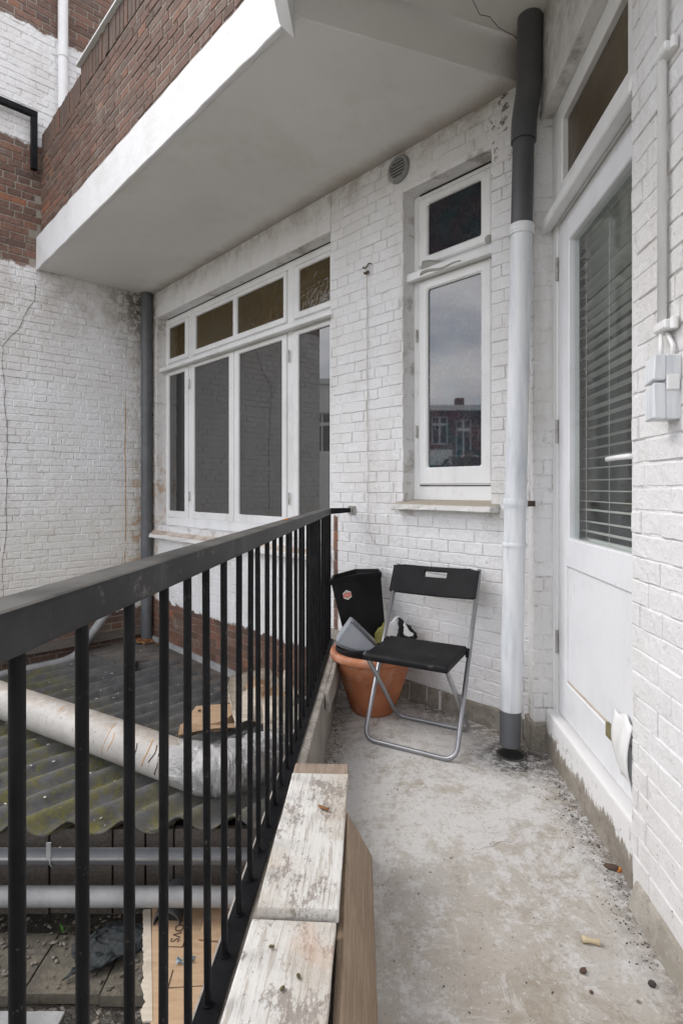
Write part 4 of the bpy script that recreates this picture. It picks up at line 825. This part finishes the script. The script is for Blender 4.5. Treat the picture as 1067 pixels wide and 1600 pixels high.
for xx in (-1.27, -.51):
    k_ = bmesh.new(); pts = [Vector((xx, 2.468 + .043 * math.cos(PI + PI * k / 10), -.440 + .049 * math.sin(PI + PI * k / 10))) for k in range(11)]; tube(k_, [pts[0] + Vector((0, 0, .02))] + pts, .0045, 6); obj('bracket', k_, M['pvcl'] if xx > -1 else M['lead'], gu)
obj('strap', bx(-1.285, -1.265, 2.422, 2.428, -.44, -.365), M['lead'], gu)
lp2 = tag(obj('wall_pipe', tb([(-3.2, 2.44, -.608), (-.36, 2.44, -.612)], .0405, 24), M['pvcl'], None, smooth=True, autosm=40), 'thick pale grey pipe running level under the gutter', 'pipe')
stb = thing('pipe_stub', 'open grey pipe end lying below the pale pipe near the cardboard', 'pipe')
obj('sleeve', lathe([(.052, 0), (.058, 0), (.058, .18), (.052, .18), (.052, .004)], 28, False), M['pvcd'], stb, smooth=True, autosm=40, M4=Matrix.Translation((-.755, 2.40, -.70)) @ Matrix.Rotation(-PI / 2 + .1, 4, 'X'))
obj('bore', lathe([(.0515, .03), (.0515, .034)], 24), M['blackm'], stb, M4=Matrix.Translation((-.755, 2.40, -.70)) @ Matrix.Rotation(-PI / 2 + .1, 4, 'X'))

# duct across the roof
du = thing('ventilation_duct', 'dull silver ventilation duct lying across the corrugated roof', 'duct')
dpts = [Vector((-3.3, 4.31, -.205)), Vector((-2.25, 3.67, -.212)), Vector((-1.45, 3.20, -.212)), Vector((-.80, 2.815, -.215))]
obj('straight_length', tb(dpts, .106, 36), M['duct'], du, smooth=True, autosm=40)
ddv = (dpts[-1] - dpts[0]).normalized(); mk = []
for nm, mat, lst in (('scuff_mark', M['orangemark'], [(1.62, .5, 1.9), (1.95, .2, 1.5), (2.02, .9, 2.1), (2.2, 1.0, 1.9), (2.42, .3, 1.9), (2.47, .7, 1.6), (1.4, .6, 1.6), (2.74, .4, 1.7)]), ('scratch', M['ink'], [(1.52, .3, .9), (2.62, .9, 1.5), (2.66, .8, 1.6), (2.79, .6, 1.4), (2.83, .9, 1.9), (2.86, .5, 1.3), (1.78, 1.2, 1.5)])):
    bm = bmesh.new(); nx_ = Vector((0, 0, 1)); ny_ = ddv.cross(nx_).normalized()
    for d_, a0, a1 in lst:
        pts = [dpts[0] + ddv * d_ + (nx_ * math.cos(a) + ny_ * math.sin(a)) * .1064 + ddv * .015 * math.sin(k * .5) for k, a in enumerate([a0 + (a1 - a0) * i / 8 for i in range(9)])]
        tube(bm, pts, .0034, 5)
    stuff(obj(nm, bm, mat, du))
el = bmesh.new(); ep_ = fillet([Vector((-.86, 2.85, -.215)), Vector((-.60, 2.70, -.20)), Vector((-.44, 2.90, -.235)), Vector((-.33, 3.12, -.25))], .16, 44)
rr = [.103 + (.008 if i % 2 else 0) + .010 * mnoise.noise(Vector((i * .22, 0, 0))) + .016 * math.sin(PI * i / len(ep_)) for i in range(len(ep_))]
rg = tube(el, ep_, rr, 40)
for v in el.verts: v.co += mnoise.noise_vector(v.co * 18) * .013 + mnoise.noise_vector(v.co * 45) * .006
obj('flexible_elbow', el, M['foil'], du, smooth=True)
obj('straight_length', tb([(-.36, 3.04, -.24), (-.235, 3.42, -.25)], .105, 32), M['duct'], du, smooth=True, autosm=40)

# cardboard on the roof
c1 = thing('flat_carton', 'flattened brown cardboard carton on the corrugated roof beside the duct', 'cardboard')
bxv = hexa([(-.99, 3.36, -.322), (-.70, 3.44, -.322), (-.63, 3.74, -.322), (-.95, 3.70, -.322)], [(-.985, 3.37, -.272), (-.72, 3.45, -.262), (-.65, 3.72, -.258), (-.96, 3.70, -.268)])
obj('panel', rough(bxv, 5, .010, 8, 2), M['card'], c1)
obj('flap', sheet(8, 6, lambda u, v: Vector((-.98 + .36 * u, 3.34 + .10 * u + .05 * v, -.305 + .016 * math.sin(3 * u + 2 * v) + .03 * v)), .004), M['card'], c1)
for x_, w_ in ((-.93, .016), (-.895, .012), (-.872, .014)): obj('print', bx(x_, x_ + w_, 3.60, 3.625, -.2635, -.2615), M['ink'], c1)
c2 = thing('corrugated_card', 'curled sheet of ribbed single faced cardboard leaning by the brick wall', 'cardboard')
obj('ribbed_sheet', sheet(150, 6, lambda u, v: Vector((-.80 + .36 * u, 4.02 + .12 * u - .28 * v, -.27 + .09 * (1 - v) ** 1.5 + .05 * u * (1 - v) + .005 * math.sin(u * 240))), .003), M['cardg'], c2, smooth=True)
c3 = thing('torn_carton', 'torn crumpled cardboard carton heaped on the roof against the kerb', 'cardboard')
for k, (cx_, cy_, sx2, sy2, rz_, ti) in enumerate(((-.60, 3.55, .20, .26, .4, .5), (-.47, 3.66, .24, .20, 1.1, -.4), (-.40, 3.42, .16, .24, .2, .75), (-.52, 3.86, .22, .22, .8, .3), (-.36, 3.85, .14, .26, -.3, .9))):
    f_ = sheet(9, 9, lambda u, v: Vector(((u - .5) * sx2, (v - .5) * sy2, .03 * math.sin(5 * u + k) * math.cos(4 * v) + .012 * math.sin(13 * v + 3 * u))), .006)
    obj('flap', f_, M['card'] if k % 2 else M['cardg'], c3, M4=Matrix.Translation((cx_, cy_, -.22)) @ Matrix.Rotation(rz_, 4, 'Z') @ Matrix.Rotation(ti, 4, 'X'))
wd_ = bmesh.new(); bmesh.ops.create_icosphere(wd_, subdivisions=3, radius=.035)
for v in wd_.verts: v.co += mnoise.noise_vector(v.co * 40) * .02 + Vector((-1.72, 4.62, -.29))
tag(obj('rubber_scrap', wd_, M['rubber'], None), 'small black scrap on the upper corrugated roof near the corner', 'scrap')

# ---------------------------------------------------------------- yard strip below the gutter
pv = obj('paving', bx(-3.3, -.33, .8, 2.60, -.83, -.797), M['mud']); struct(pv)
xe = [-2.12, -1.82, -1.52, -1.222, -.922, -.622, -.335]
for a, b in zip(xe, xe[1:]):
    bm = bx(a + .003, b - .003, 2.125 + R.uniform(-.008, .004), 2.415 + R.uniform(-.006, .006), -.796, -.75 + R.uniform(-.003, .003)); rough(bm, 4, .004, 20, a)
    obj('paver', bm, M['paver'], pv, bevel=.002)
cl = sheet(34, 22, lambda u, v: (lambda x, y: Vector((-1.09 + .20 * x + .03 * math.sin(6 * y), 2.165 + .19 * y + .07 * x, -.735 + .022 * abs(math.sin(9 * y + 5 * x)) * (.3 + x) + .03 * max(0, mnoise.noise(Vector((x * 6, y * 8, 2)))))))(u, v), .004)
tag(obj('wet_cloth', cl, M['blue'], None, smooth=True), 'dark teal wet cloth crumpled on the grey pavers', 'cloth')
md = bmesh.new(); bmesh.ops.create_icosphere(md, subdivisions=4, radius=.11)
for v in md.verts: v.co = Vector((v.co.x * 1.3, v.co.y * .75, max(-.02, v.co.z * .30))) + mnoise.noise_vector(v.co * 30) * .018 + Vector((-.935, 2.375, -.745))
tag(obj('mud_heap', md, M['rubber'], None), 'black sodden heap of muck behind the wet cloth', 'heap')
cb = thing('cardboard_box', 'flattened printed cardboard box on the ground below the railing', 'cardboard')
def cbz(x, y): return -.728 + .012 * math.sin(7 * x + 3 * y) + .02 * max(0, y - 2.40)
obj('panel', sheet(16, 20, lambda u, v: (lambda x, y: Vector((x, y, cbz(x, y))))(-.672 - .185 * v + (.37 + .12 * v) * u, 1.96 + .56 * v), .008), M['card'], cb)
obj('flap', sheet(12, 10, lambda u, v: (lambda x, y: Vector((x, y, cbz(x, y) + .012 + .02 * v)))(-.60 + .27 * u, 2.33 + .20 * v), .006), M['card'], cb)
obj('torn_edge', sheet(6, 60, lambda u, v: (lambda x, y: Vector((x, y, cbz(x, y) + .004)))(-.668 - .185 * v - (.034 + .016 * mnoise.noise(Vector((v * 9, 1, 0))) + .010 * mnoise.noise(Vector((v * 31, 4, 0)))) * (1 - u), 1.97 + .52 * v), .006), M['cardg'], cb)
def pline(pts, w=.0016):
    bm = bmesh.new()
    for a, b in zip(pts, pts[1:]): tube(bm, [Vector((a[0], a[1], cbz(*a) + .010)), Vector((b[0], b[1], cbz(*b) + .010))], w, 4)
    return bm
obj('print_frame', pline([(-.735, 2.43), (-.655, 2.43), (-.655, 2.29), (-.735, 2.29)]), M['ink'], cb)
obj('print_frame', pline([(-.66, 2.18), (-.655, 2.10), (-.50, 2.12)]), M['ink'], cb)
text_mesh('lettering', 'OVS', .052, .0004, M['ink'], cb, Matrix.Translation((-.698, 2.362, cbz(-.70, 2.36) + .010)) @ Matrix.Rotation(-PI / 2, 4, 'Z'))
wr = sheet(8, 6, lambda u, v: Vector((-.655 + .065 * u, 2.20 + .035 * v + .02 * u, -.705 + .010 * math.sin(9 * u + 3 * v) + .006 * math.sin(11 * v))), .003)
tag(obj('blue_wrapper', wr, M['lightblue'], None), 'small crumpled light blue wrapper on the printed cardboard box', 'wrapper')
rd = sheet(8, 6, lambda u, v: Vector((-.62 + .20 * u, 2.46 + .10 * v, -.67 + .02 * math.sin(6 * u + v))), .004)
tag(obj('paper_scrap', rd, m_plain('pinkish_paper', (.45, .24, .16), (.35, .34, .36), 6, .7), None), 'pinkish grey torn paper behind the printed cardboard box', 'paper')
gt = thing('broken_tile', 'pale grey slab corner lying at the bottom left of the yard', 'tile')
obj('slab', rough(bx(-1.32, -1.02, 1.90, 2.055, -.79, -.752), 3, .006, 9, 5), M['pvcl'], gt, bevel=.003)
weed = bmesh.new()
for k in range(4):
    a = R.uniform(0, 6); p = Vector((-1.215 + R.uniform(-.01, .01), 2.425, -.76)); d_ = Vector((math.cos(a) * .03, math.sin(a) * .02 - .01, .03)); n_v = Vector((-d_.y, d_.x, 0)).normalized() * .006
    f = [weed.verts.new(q) for q in (p, p + d_ * .6 + n_v, p + d_ * 1.3, p + d_ * .6 - n_v)]; weed.faces.new(f)
tag(obj('weed', weed, M['green'], None), 'tiny bright green weed at the edge of the pavers', 'plant')

# loose litter: too small to count
def scatter(name, n, place, size, mat, flat=.5, seed=1):
    rr_ = random.Random(seed); base = bmesh.new(); bmesh.ops.create_icosphere(base, subdivisions=1, radius=1); bv = [v.co.copy() for v in base.verts]; bf = [[v.index for v in f.verts] for f in base.faces]; base.free()
    V, F = [], []
    for i in range(n):
        p = place(rr_)
        if p is None: continue
        s = size * rr_.uniform(.35, 1) ** 1.5 * 1.3; m = Matrix.Rotation(rr_.uniform(0, 6), 3, 'Z') @ Matrix.Diagonal((rr_.uniform(.7, 1.9), rr_.uniform(.6, 1), flat)); o_ = len(V)
        for c in bv: V.append(p + m @ c * s + Vector((0, 0, s * flat * .6)) + mnoise.noise_vector(c * 3 + p * 50) * s * .3)
        F += [[a + o_ for a in f] for f in bf]
    me = bpy.data.meshes.new(name); me.from_pydata(V, [], F); me.update(); return stuff(link(name, me, mat))
def edge_place(r):
    m = r.random()
    if m < .5: s = -r.uniform(-.0, 1.15); return P(FD, s, .055 + abs(r.gauss(0, .045)) + (.02 if s < -.9 else 0), 0)
    if m < .75: return P(FW, r.uniform(-.5, .5), .018 + abs(r.gauss(0, .07)), 0)
    if m < .9: return P(FR, r.uniform(1.8, 3.3), -.078 - abs(r.gauss(0, .035)), 0)
    return Vector((r.uniform(.1, .8), r.uniform(1.0, 3.0), 0))
scatter('floor_grit', 1100, edge_place, .0022, M['gravel'], .5, 3)
scatter('dead_leaf_crumbs', 150, lambda r: P(FR, r.uniform(2.35, 3.2), -.08 - abs(r.gauss(0, .03)), 0) if r.random() < .6 else P(FD, r.uniform(-.9, 0), .06 + abs(r.gauss(0, .05)), 0), .0042, M['iron'], .3, 5)
scatter('roof_litter', 500, lambda r: (lambda s, k: P(FW, s, k, rz(s, k, .012)) if kmin(s) + .05 < k < kmax(s) - .05 else None)(r.uniform(.3, 3.3), r.uniform(.2, 2.6)), .007, m_plain('pale_litter', (.30, .28, .25), (.5, .48, .45), 30, .8), .4, 8)
scatter('yard_litter', 1500, lambda r: Vector((r.uniform(-1.6, -.4), r.uniform(1.85, 2.12), -.80)) if r.random() < .6 else Vector((r.uniform(-1.6, -.4), r.uniform(2.12, 2.56), -.748 if r.random() < .6 else -.79)), .009, m_plain('wet_litter', (.05, .04, .03), (.17, .15, .12), 30, .6), .35, 9)
scatter('moss_clumps', 1500, lambda r: (lambda s, k: P(FW, s, k, rz(s, k, .006)) if kmin(s) + .05 < k < kmax(s) - .02 and mnoise.noise(Vector((s * 5, k * 5, 1))) > -.05 else None)((round(r.uniform(.3, 3.3) / PW - .5) + .5 + r.gauss(0, .14)) * PW, r.uniform(1.05, 2.7)), .0075, m_plain('moss', (.045, .05, .010), (.14, .13, .022), 40, .95, 0, .8, 120, .004), .5, 21)
scatter('rust_leaves', 120, lambda r: P(FW, 3.36 - abs(r.gauss(0, .1)), .06 + abs(r.gauss(0, .08)), -.30), .02, M['leaf'], .4, 11)

# single small finds on the floor and boards
def lump(name, label, cat, p, sx, sy, sz, rz_, mat, seed=0, sub=2):
    bm = bmesh.new(); bmesh.ops.create_icosphere(bm, subdivisions=sub, radius=1)
    for v in bm.verts: v.co += mnoise.noise_vector(v.co * 1.6 + Vector((seed, 0, 0))) * .35
    m = Matrix.Translation(Vector(p) + Vector((0, 0, sz * .8))) @ Matrix.Rotation(rz_, 4, 'Z') @ Matrix.Diagonal((sx, sy, sz, 1)); bmesh.ops.transform(bm, matrix=m, verts=bm.verts)
    return tag(obj(name, bm, mat, None), label, cat)
tw = bmesh.new(); tube(tw, [(.624, 1.446, .0085), (.634, 1.444, .009), (.640, 1.442, .0085), (.652, 1.438, .0085), (.664, 1.435, .008), (.666, 1.4345, .008)], [.0085, .0085, .0062, .0058, .0078, .0074], 12)
tag(obj('twig_stub', tw, M['cork'], None, smooth=True), 'pale broken twig stub on the bare concrete floor', 'twig')
lump('pebble', 'black pebble on the concrete in front of the twig stub', 'pebble', (.588, 1.355, 0), .010, .007, .006, .6, M['iron'], 1)
lump('pebble', 'dark pebble on the floor at the foot of the near right wall', 'pebble', (.735, 1.318, 0), .010, .008, .007, .2, M['gravel'], 2)
lump('pebble', 'tiny black pebble nearest the viewer below the twig stub', 'pebble', (.583, 1.30, 0), .005, .004, .003, .2, M['iron'], 3)
lump('dead_leaf', 'dark brown shrivelled leaf on the floor by the door step end', 'leaf', (.838, 1.722, 0), .024, .012, .008, 2.6, M['iron'], 4)
lump('dead_leaf', 'small bright orange leaf on the floor against the wall corner', 'leaf', (.856, 1.712, 0), .011, .007, .007, .5, M['orange'], 5)
tw = bmesh.new(); tube(tw, fillet([(-.062, 1.515, .316), (-.050, 1.502, .317), (-.034, 1.497, .316)], .01), [.003 + .002 * math.sin(i) ** 2 for i in range(9)], 8)
tag(obj('curled_leaf', tw, M['leaf'], None, smooth=True), 'curled brown leaf on the far white board', 'leaf')
for k, (x_, y_, lab) in enumerate(((-.135, 1.075, 'mossy crumb near the left edge of the near white board'), (-.105, .985, 'greenish crumb in the middle of the near white board'), (-.078, 1.01, 'small dark crumb right of the greenish crumb on the near board'))):
    lump('moss_crumb', lab, 'crumb', (x_, y_, .292), .006, .0035, .003, k, M['mosscr'], 7 + k)
lump('orange_leaf', 'tiny orange leaf lying on the black handrail', 'leaf', P(FR, 1.86, .012, zt(1.86) - .001), .008, .006, .004, .4, M['orange'], 12)

# ---------------------------------------------------------------- houses across the yards (seen mirrored in the panes)
def house(label, y0, y1, zr_, wall, wins, extra=()):
    h = thing('brick_house', label, 'house', Matrix.Translation((-34, 0, 0)), 'houses across the yards')
    ys = sorted({y0, y1} | {w[0] for w in wins} | {w[1] for w in wins}); zz_ = sorted({-.8, zr_} | {w[2] for w in wins} | {w[3] for w in wins})
    emp = {(i, j) for i in range(len(ys) - 1) for j in range(len(zz_) - 1) for w in wins if w[0] <= ys[i] < w[1] and w[2] <= zz_[j] < w[3]}
    b = plate(ys, zz_, emp, -.3, 0); bmesh.ops.transform(b, matrix=Matrix.Rotation(PI / 2, 4, 'Z'), verts=b.verts); obj('wall', b, wall, h)
    obj('roof_edge', bx(-6, .5, y0 - .2, y1 + .2, zr_, zr_ + .35), M['farw'], h)
    for w in wins:
        f = plate([w[0], w[0] + .09, (w[0] + w[1]) / 2 - .05, (w[0] + w[1]) / 2 + .05, w[1] - .09, w[1]], [w[2], w[2] + .1, w[2] + (w[3] - w[2]) * .68, w[2] + (w[3] - w[2]) * .76, w[3] - .09, w[3]], {(i, j) for i in (1, 3) for j in (1, 3)}, -.12, .02)
        bmesh.ops.transform(f, matrix=Matrix.Rotation(PI / 2, 4, 'Z'), verts=f.verts); fo = obj('window', f, M['farw'], h); obj('pane', bx(-.2 + .1, -.06, w[0] + .02, w[1] - .02, w[2] + .02, w[3] - .02), M['fargl'], fo)
    for e in extra: obj(*e[:1], bx(*e[1]), e[2], h)
house('red brick house with white balconies across the yard', -16, 4.2, 6.35, M['redbrick'], [(-1.45, -.35, 4.1, 6.0), (-3.0, -1.95, 3.3, 5.8), (-6.5, -5.2, 4.1, 6.0), (1.4, 2.6, 4.1, 6.0), (-10, -8.8, 4.1, 6)],
      [('balcony', (.31, 1.2, -1.6, -.05, 2.7, 3.7), M['farw']), ('shutter', (.03, .1, -1.9, -1.5, 3.4, 5.6), M['farw']), ('shutter', (.03, .1, -3.5, -3.05, 3.4, 5.4), M['farw']), ('chimney', (-3, -2.2, -2.9, -2.3, 6.71, 7.6), M['redbrick']), ('balcony', (.31, 1.2, -5, -1.85, 3.2, 3.35), M['farw'])])
house('pale rendered house beside the red brick house across the yard', 4.6, 16, 8.2, M['farw'], [(6.0, 8.0, 3.6, 6.3), (9.2, 11, 3.6, 6.3), (12.4, 14, 3.6, 6.3)])
bu = thing('garden_bush', 'green leafy bush in the yard before the red brick house', 'bush', Matrix.Translation((-29, -2.2, -.8)))
V, F = [], []; r2 = random.Random(3)
for k in range(2600):
    d_ = Vector((r2.gauss(0, 1), r2.gauss(0, 1), r2.gauss(0, 1))).normalized() * r2.uniform(.55, 1) ** .6; p = Vector((d_.x * 1.5, d_.y * 2.6, 2.0 + d_.z * 1.9)) * (1 + .25 * mnoise.noise(d_ * 3)); a = Vector((r2.gauss(0, 1), r2.gauss(0, 1), r2.gauss(0, 1))).normalized() * .13; b_ = a.orthogonal().normalized() * .07
    o_ = len(V); V += [p - a, p + b_, p + a, p - b_]; F.append([o_, o_ + 1, o_ + 2, o_ + 3])
me = bpy.data.meshes.new('foliage'); me.from_pydata(V, [], F); stuff(link('foliage', me, M['bush'], bu))
obj('trunk', tb([(0, 0, 0), (.05, .1, 1.0), (0, .2, 2.2)], [.14, .1, .05], 8), M['board'], bu)

# ---------------------------------------------------------------- bricks, laid last so that the largest ones in view become objects of their own
def brick_mesh(name, L, H, D, seed, style):
    r = random.Random(seed); bm = bmesh.new(); j = lambda a: r.uniform(-a, a)
    b_ = {'flat': .0028, 'left': .0036, 'raw': .003}[style]; a = {'flat': .0012, 'left': .0020, 'raw': .0016}[style]
    cs = [(-L / 2 + L * k / 4, -H / 2) for k in range(5)] + [(L / 2 - L * k / 4, H / 2) for k in range(5)]
    back, out, inn_ = [], [], []
    tx, tz = j(.010), j(.006)
    for i, (x, z) in enumerate(cs):
        sgx = 1 if x > L * .45 else -1 if x < -L * .45 else 0; sgz = 1 if z > 0 else -1
        x += j(a * .8) * abs(sgx) + j(.004) * (not sgx); z += j(a); y = j(.0007) + x * tx * .3 + z * tz
        bb = b_ * r.uniform(.7, 1.5)
        back.append(bm.verts.new((x, -D, z))); out.append(bm.verts.new((x, y - bb, z))); inn_.append(bm.verts.new((x - sgx * bb, y, z - sgz * bb)))
    n = len(cs)
    for A, B in ((back, out), (out, inn_)):
        for i in range(n): k = (i + 1) % n; bm.faces.new([A[i], A[k], B[k], B[i]])
    for k in range(4): bm.faces.new([inn_[k], inn_[k + 1], inn_[8 - k], inn_[9 - k]])
    bmesh.ops.recalc_face_normals(bm, faces=bm.faces)
    if sum(f.normal.y for f in bm.faces) < 0: bmesh.ops.reverse_faces(bm, faces=bm.faces)
    me = bpy.data.meshes.new(name); bm.to_mesh(me); bm.free()
    return me
dg = bpy.context.evaluated_depsgraph_get(); dg.update()
def in_view(p, m=0):
    if p.y < .2: return False
    u, v = photo_at(p); return -m < u < 1067 + m and -m < v < 1600 + m
def seen(p):
    d_ = p - EYE; L = d_.length; hit, loc, *_ = SC.ray_cast(dg, EYE, d_.normalized(), distance=L - .03)
    return not hit
def lay(root, F, s0, s1, z0, z1, holes, pitch, mat, soft, rec=0.0, D=.10, keep=300, seed=0, LL=.21, skip=lambda s, z: False, flip=False):
    """bricks over s0..s1 x z0..z1 of frame F, in cross bond, left out in holes; the `keep` largest in view are objects, the rest one stuff part"""
    r = random.Random(seed); style = soft; J = {'raw': .010, 'left': .008, 'flat': .0035}[style]; H = pitch - {'raw': .010, 'left': .0072, 'flat': .0036}[style]; out = []; row = 0; z = z0
    HL = (LL - J) / 2
    while z < z1 - .02:
        zc = z + pitch / 2; x = s0 - (HL * .5 if row % 2 else HL + (LL + J) * .5 * (row % 4 == 2)) - r.uniform(0, .012); header = row % 2
        spans = [(s0, s1)]
        for a, b, c, d_ in holes:
            if c - .012 < zc < d_ + .012:
                spans = [q for sp_ in spans for q in ((sp_[0], min(sp_[1], a)), (max(sp_[0], b), sp_[1])) if q[1] - q[0] > .02]
        while x < s1:
            L = (HL if header else LL) + r.uniform(-.006, .006)
            if r.random() < .13: L = HL if not header else LL
            for a, b in spans:
                xa, xb = max(x, a), min(x + L, b)
                if xb - xa > .028 and not skip((xa + xb) / 2, zc): out.append(((xa + xb) / 2, zc, xb - xa))
            x += L + J
        z += pitch; row += 1
    vars_ = {}
    for kind, l_ in (('s', LL), ('h', HL)): vars_[kind] = [brick_mesh('brick', l_, H, D, seed * 50 + k + (20 if kind == 'h' else 0), soft) for k in range(7)]
    Rm = root.matrix_world.inverted(); items = []
    for s, zc, L in out:
        kind = 's' if L > (HL + LL) / 2 * .85 else 'h'; l0 = LL if kind == 's' else HL; me = r.choice(vars_[kind])
        loc = Matrix.Translation((s, rec + r.uniform(-.0022, .0022), zc + r.uniform(-.001, .001))) @ Matrix.Rotation(r.uniform(-.006, .006), 4, 'Y') @ Matrix.Rotation(r.uniform(-.006, .006), 4, 'X') @ Matrix.Diagonal((L / l0, 1, r.uniform(.965, 1.03), 1))
        c = F @ Vector((s, rec + .006, zc)); area = 0
        if in_view(c, 25):
            dd_ = c - EYE; area = L * H * abs(dd_.normalized().dot(F.to_3x3() @ Vector((0, 1, 0)))) / dd_.length_squared
            if area and not any(seen(F @ Vector((s + ds * L, rec + .006, zc))) for ds in (0, .42, -.42)): area = 0
        items.append((area, loc, me))
    items.sort(key=lambda t_: -t_[0]); V, Fc = [], []
    T = Rm @ F
    for i, (area, loc, me) in enumerate(items):
        if i < keep and area > 0:
            if not me.materials: me.materials.append(mat)
            o = bpy.data.objects.new('brick', me); COL.objects.link(o); o.parent = root; o.matrix_local = T @ loc
        else:
            m = T @ loc; o_ = len(V); V += [m @ v.co for v in me.vertices]; Fc += [[a + o_ for a in p.vertices] for p in me.polygons]
    if V:
        me = bpy.data.meshes.new('brickwork'); me.from_pydata(V, [], Fc); me.update()
        stuff(link('brickwork', me, mat, root))
lay(ww, FW, -.74, 3.36, -.34, 3.09, [BIGW, SMW, (.655, 3.36, 2.83, 3.2), (-.72, .60, -.4, .098), (.655, 3.335, .70, .83), (-.57, .10, 1.06, 1.12)], .0622, M['bw'], 'flat', seed=1)
lay(lw, FL, .0, 2.05, -.36, 6.4, [], .0622, M['bl'], 'left', seed=2, skip=lambda s, z: s < .98 and 3.12 < z < 3.9)
lay(dw, FD, -2.6, -.905, .07, 3.27, [], .0655, M['bd'], 'flat', rec=.058, seed=3, keep=270, LL=.225)
FJ2 = FJ
lay(dw, FJ2, .0, .090, .125, 2.84, [], .0655, M['bd'], 'left', seed=4, keep=60, LL=.21, D=.05)
FP = FW @ Matrix.Translation((0, .992, 0))
lay(ub, FP, s_c, 3.355, 3.377, 4.115, [], .0615, M['br'], 'raw', seed=5, keep=250)
# soldier course that crowns the parapet
r = random.Random(9); sm = [brick_mesh('brick', .052, .195, .12, 900 + k, 'raw') for k in range(5)]
for m_ in sm: m_.materials.append(M['br'])
x = s_c + .03; n = 0
while x < 3.33 and n < 300:
    o = bpy.data.objects.new('brick', r.choice(sm)); COL.objects.link(o); o.parent = ub
    o.location = (x, .994 + r.uniform(-.003, .003), (4.222 if x < 2.35 else 4.175) + r.uniform(-.004, .004)); o.rotation_euler = (0, r.uniform(-.02, .02), 0); x += .0615; n += 1
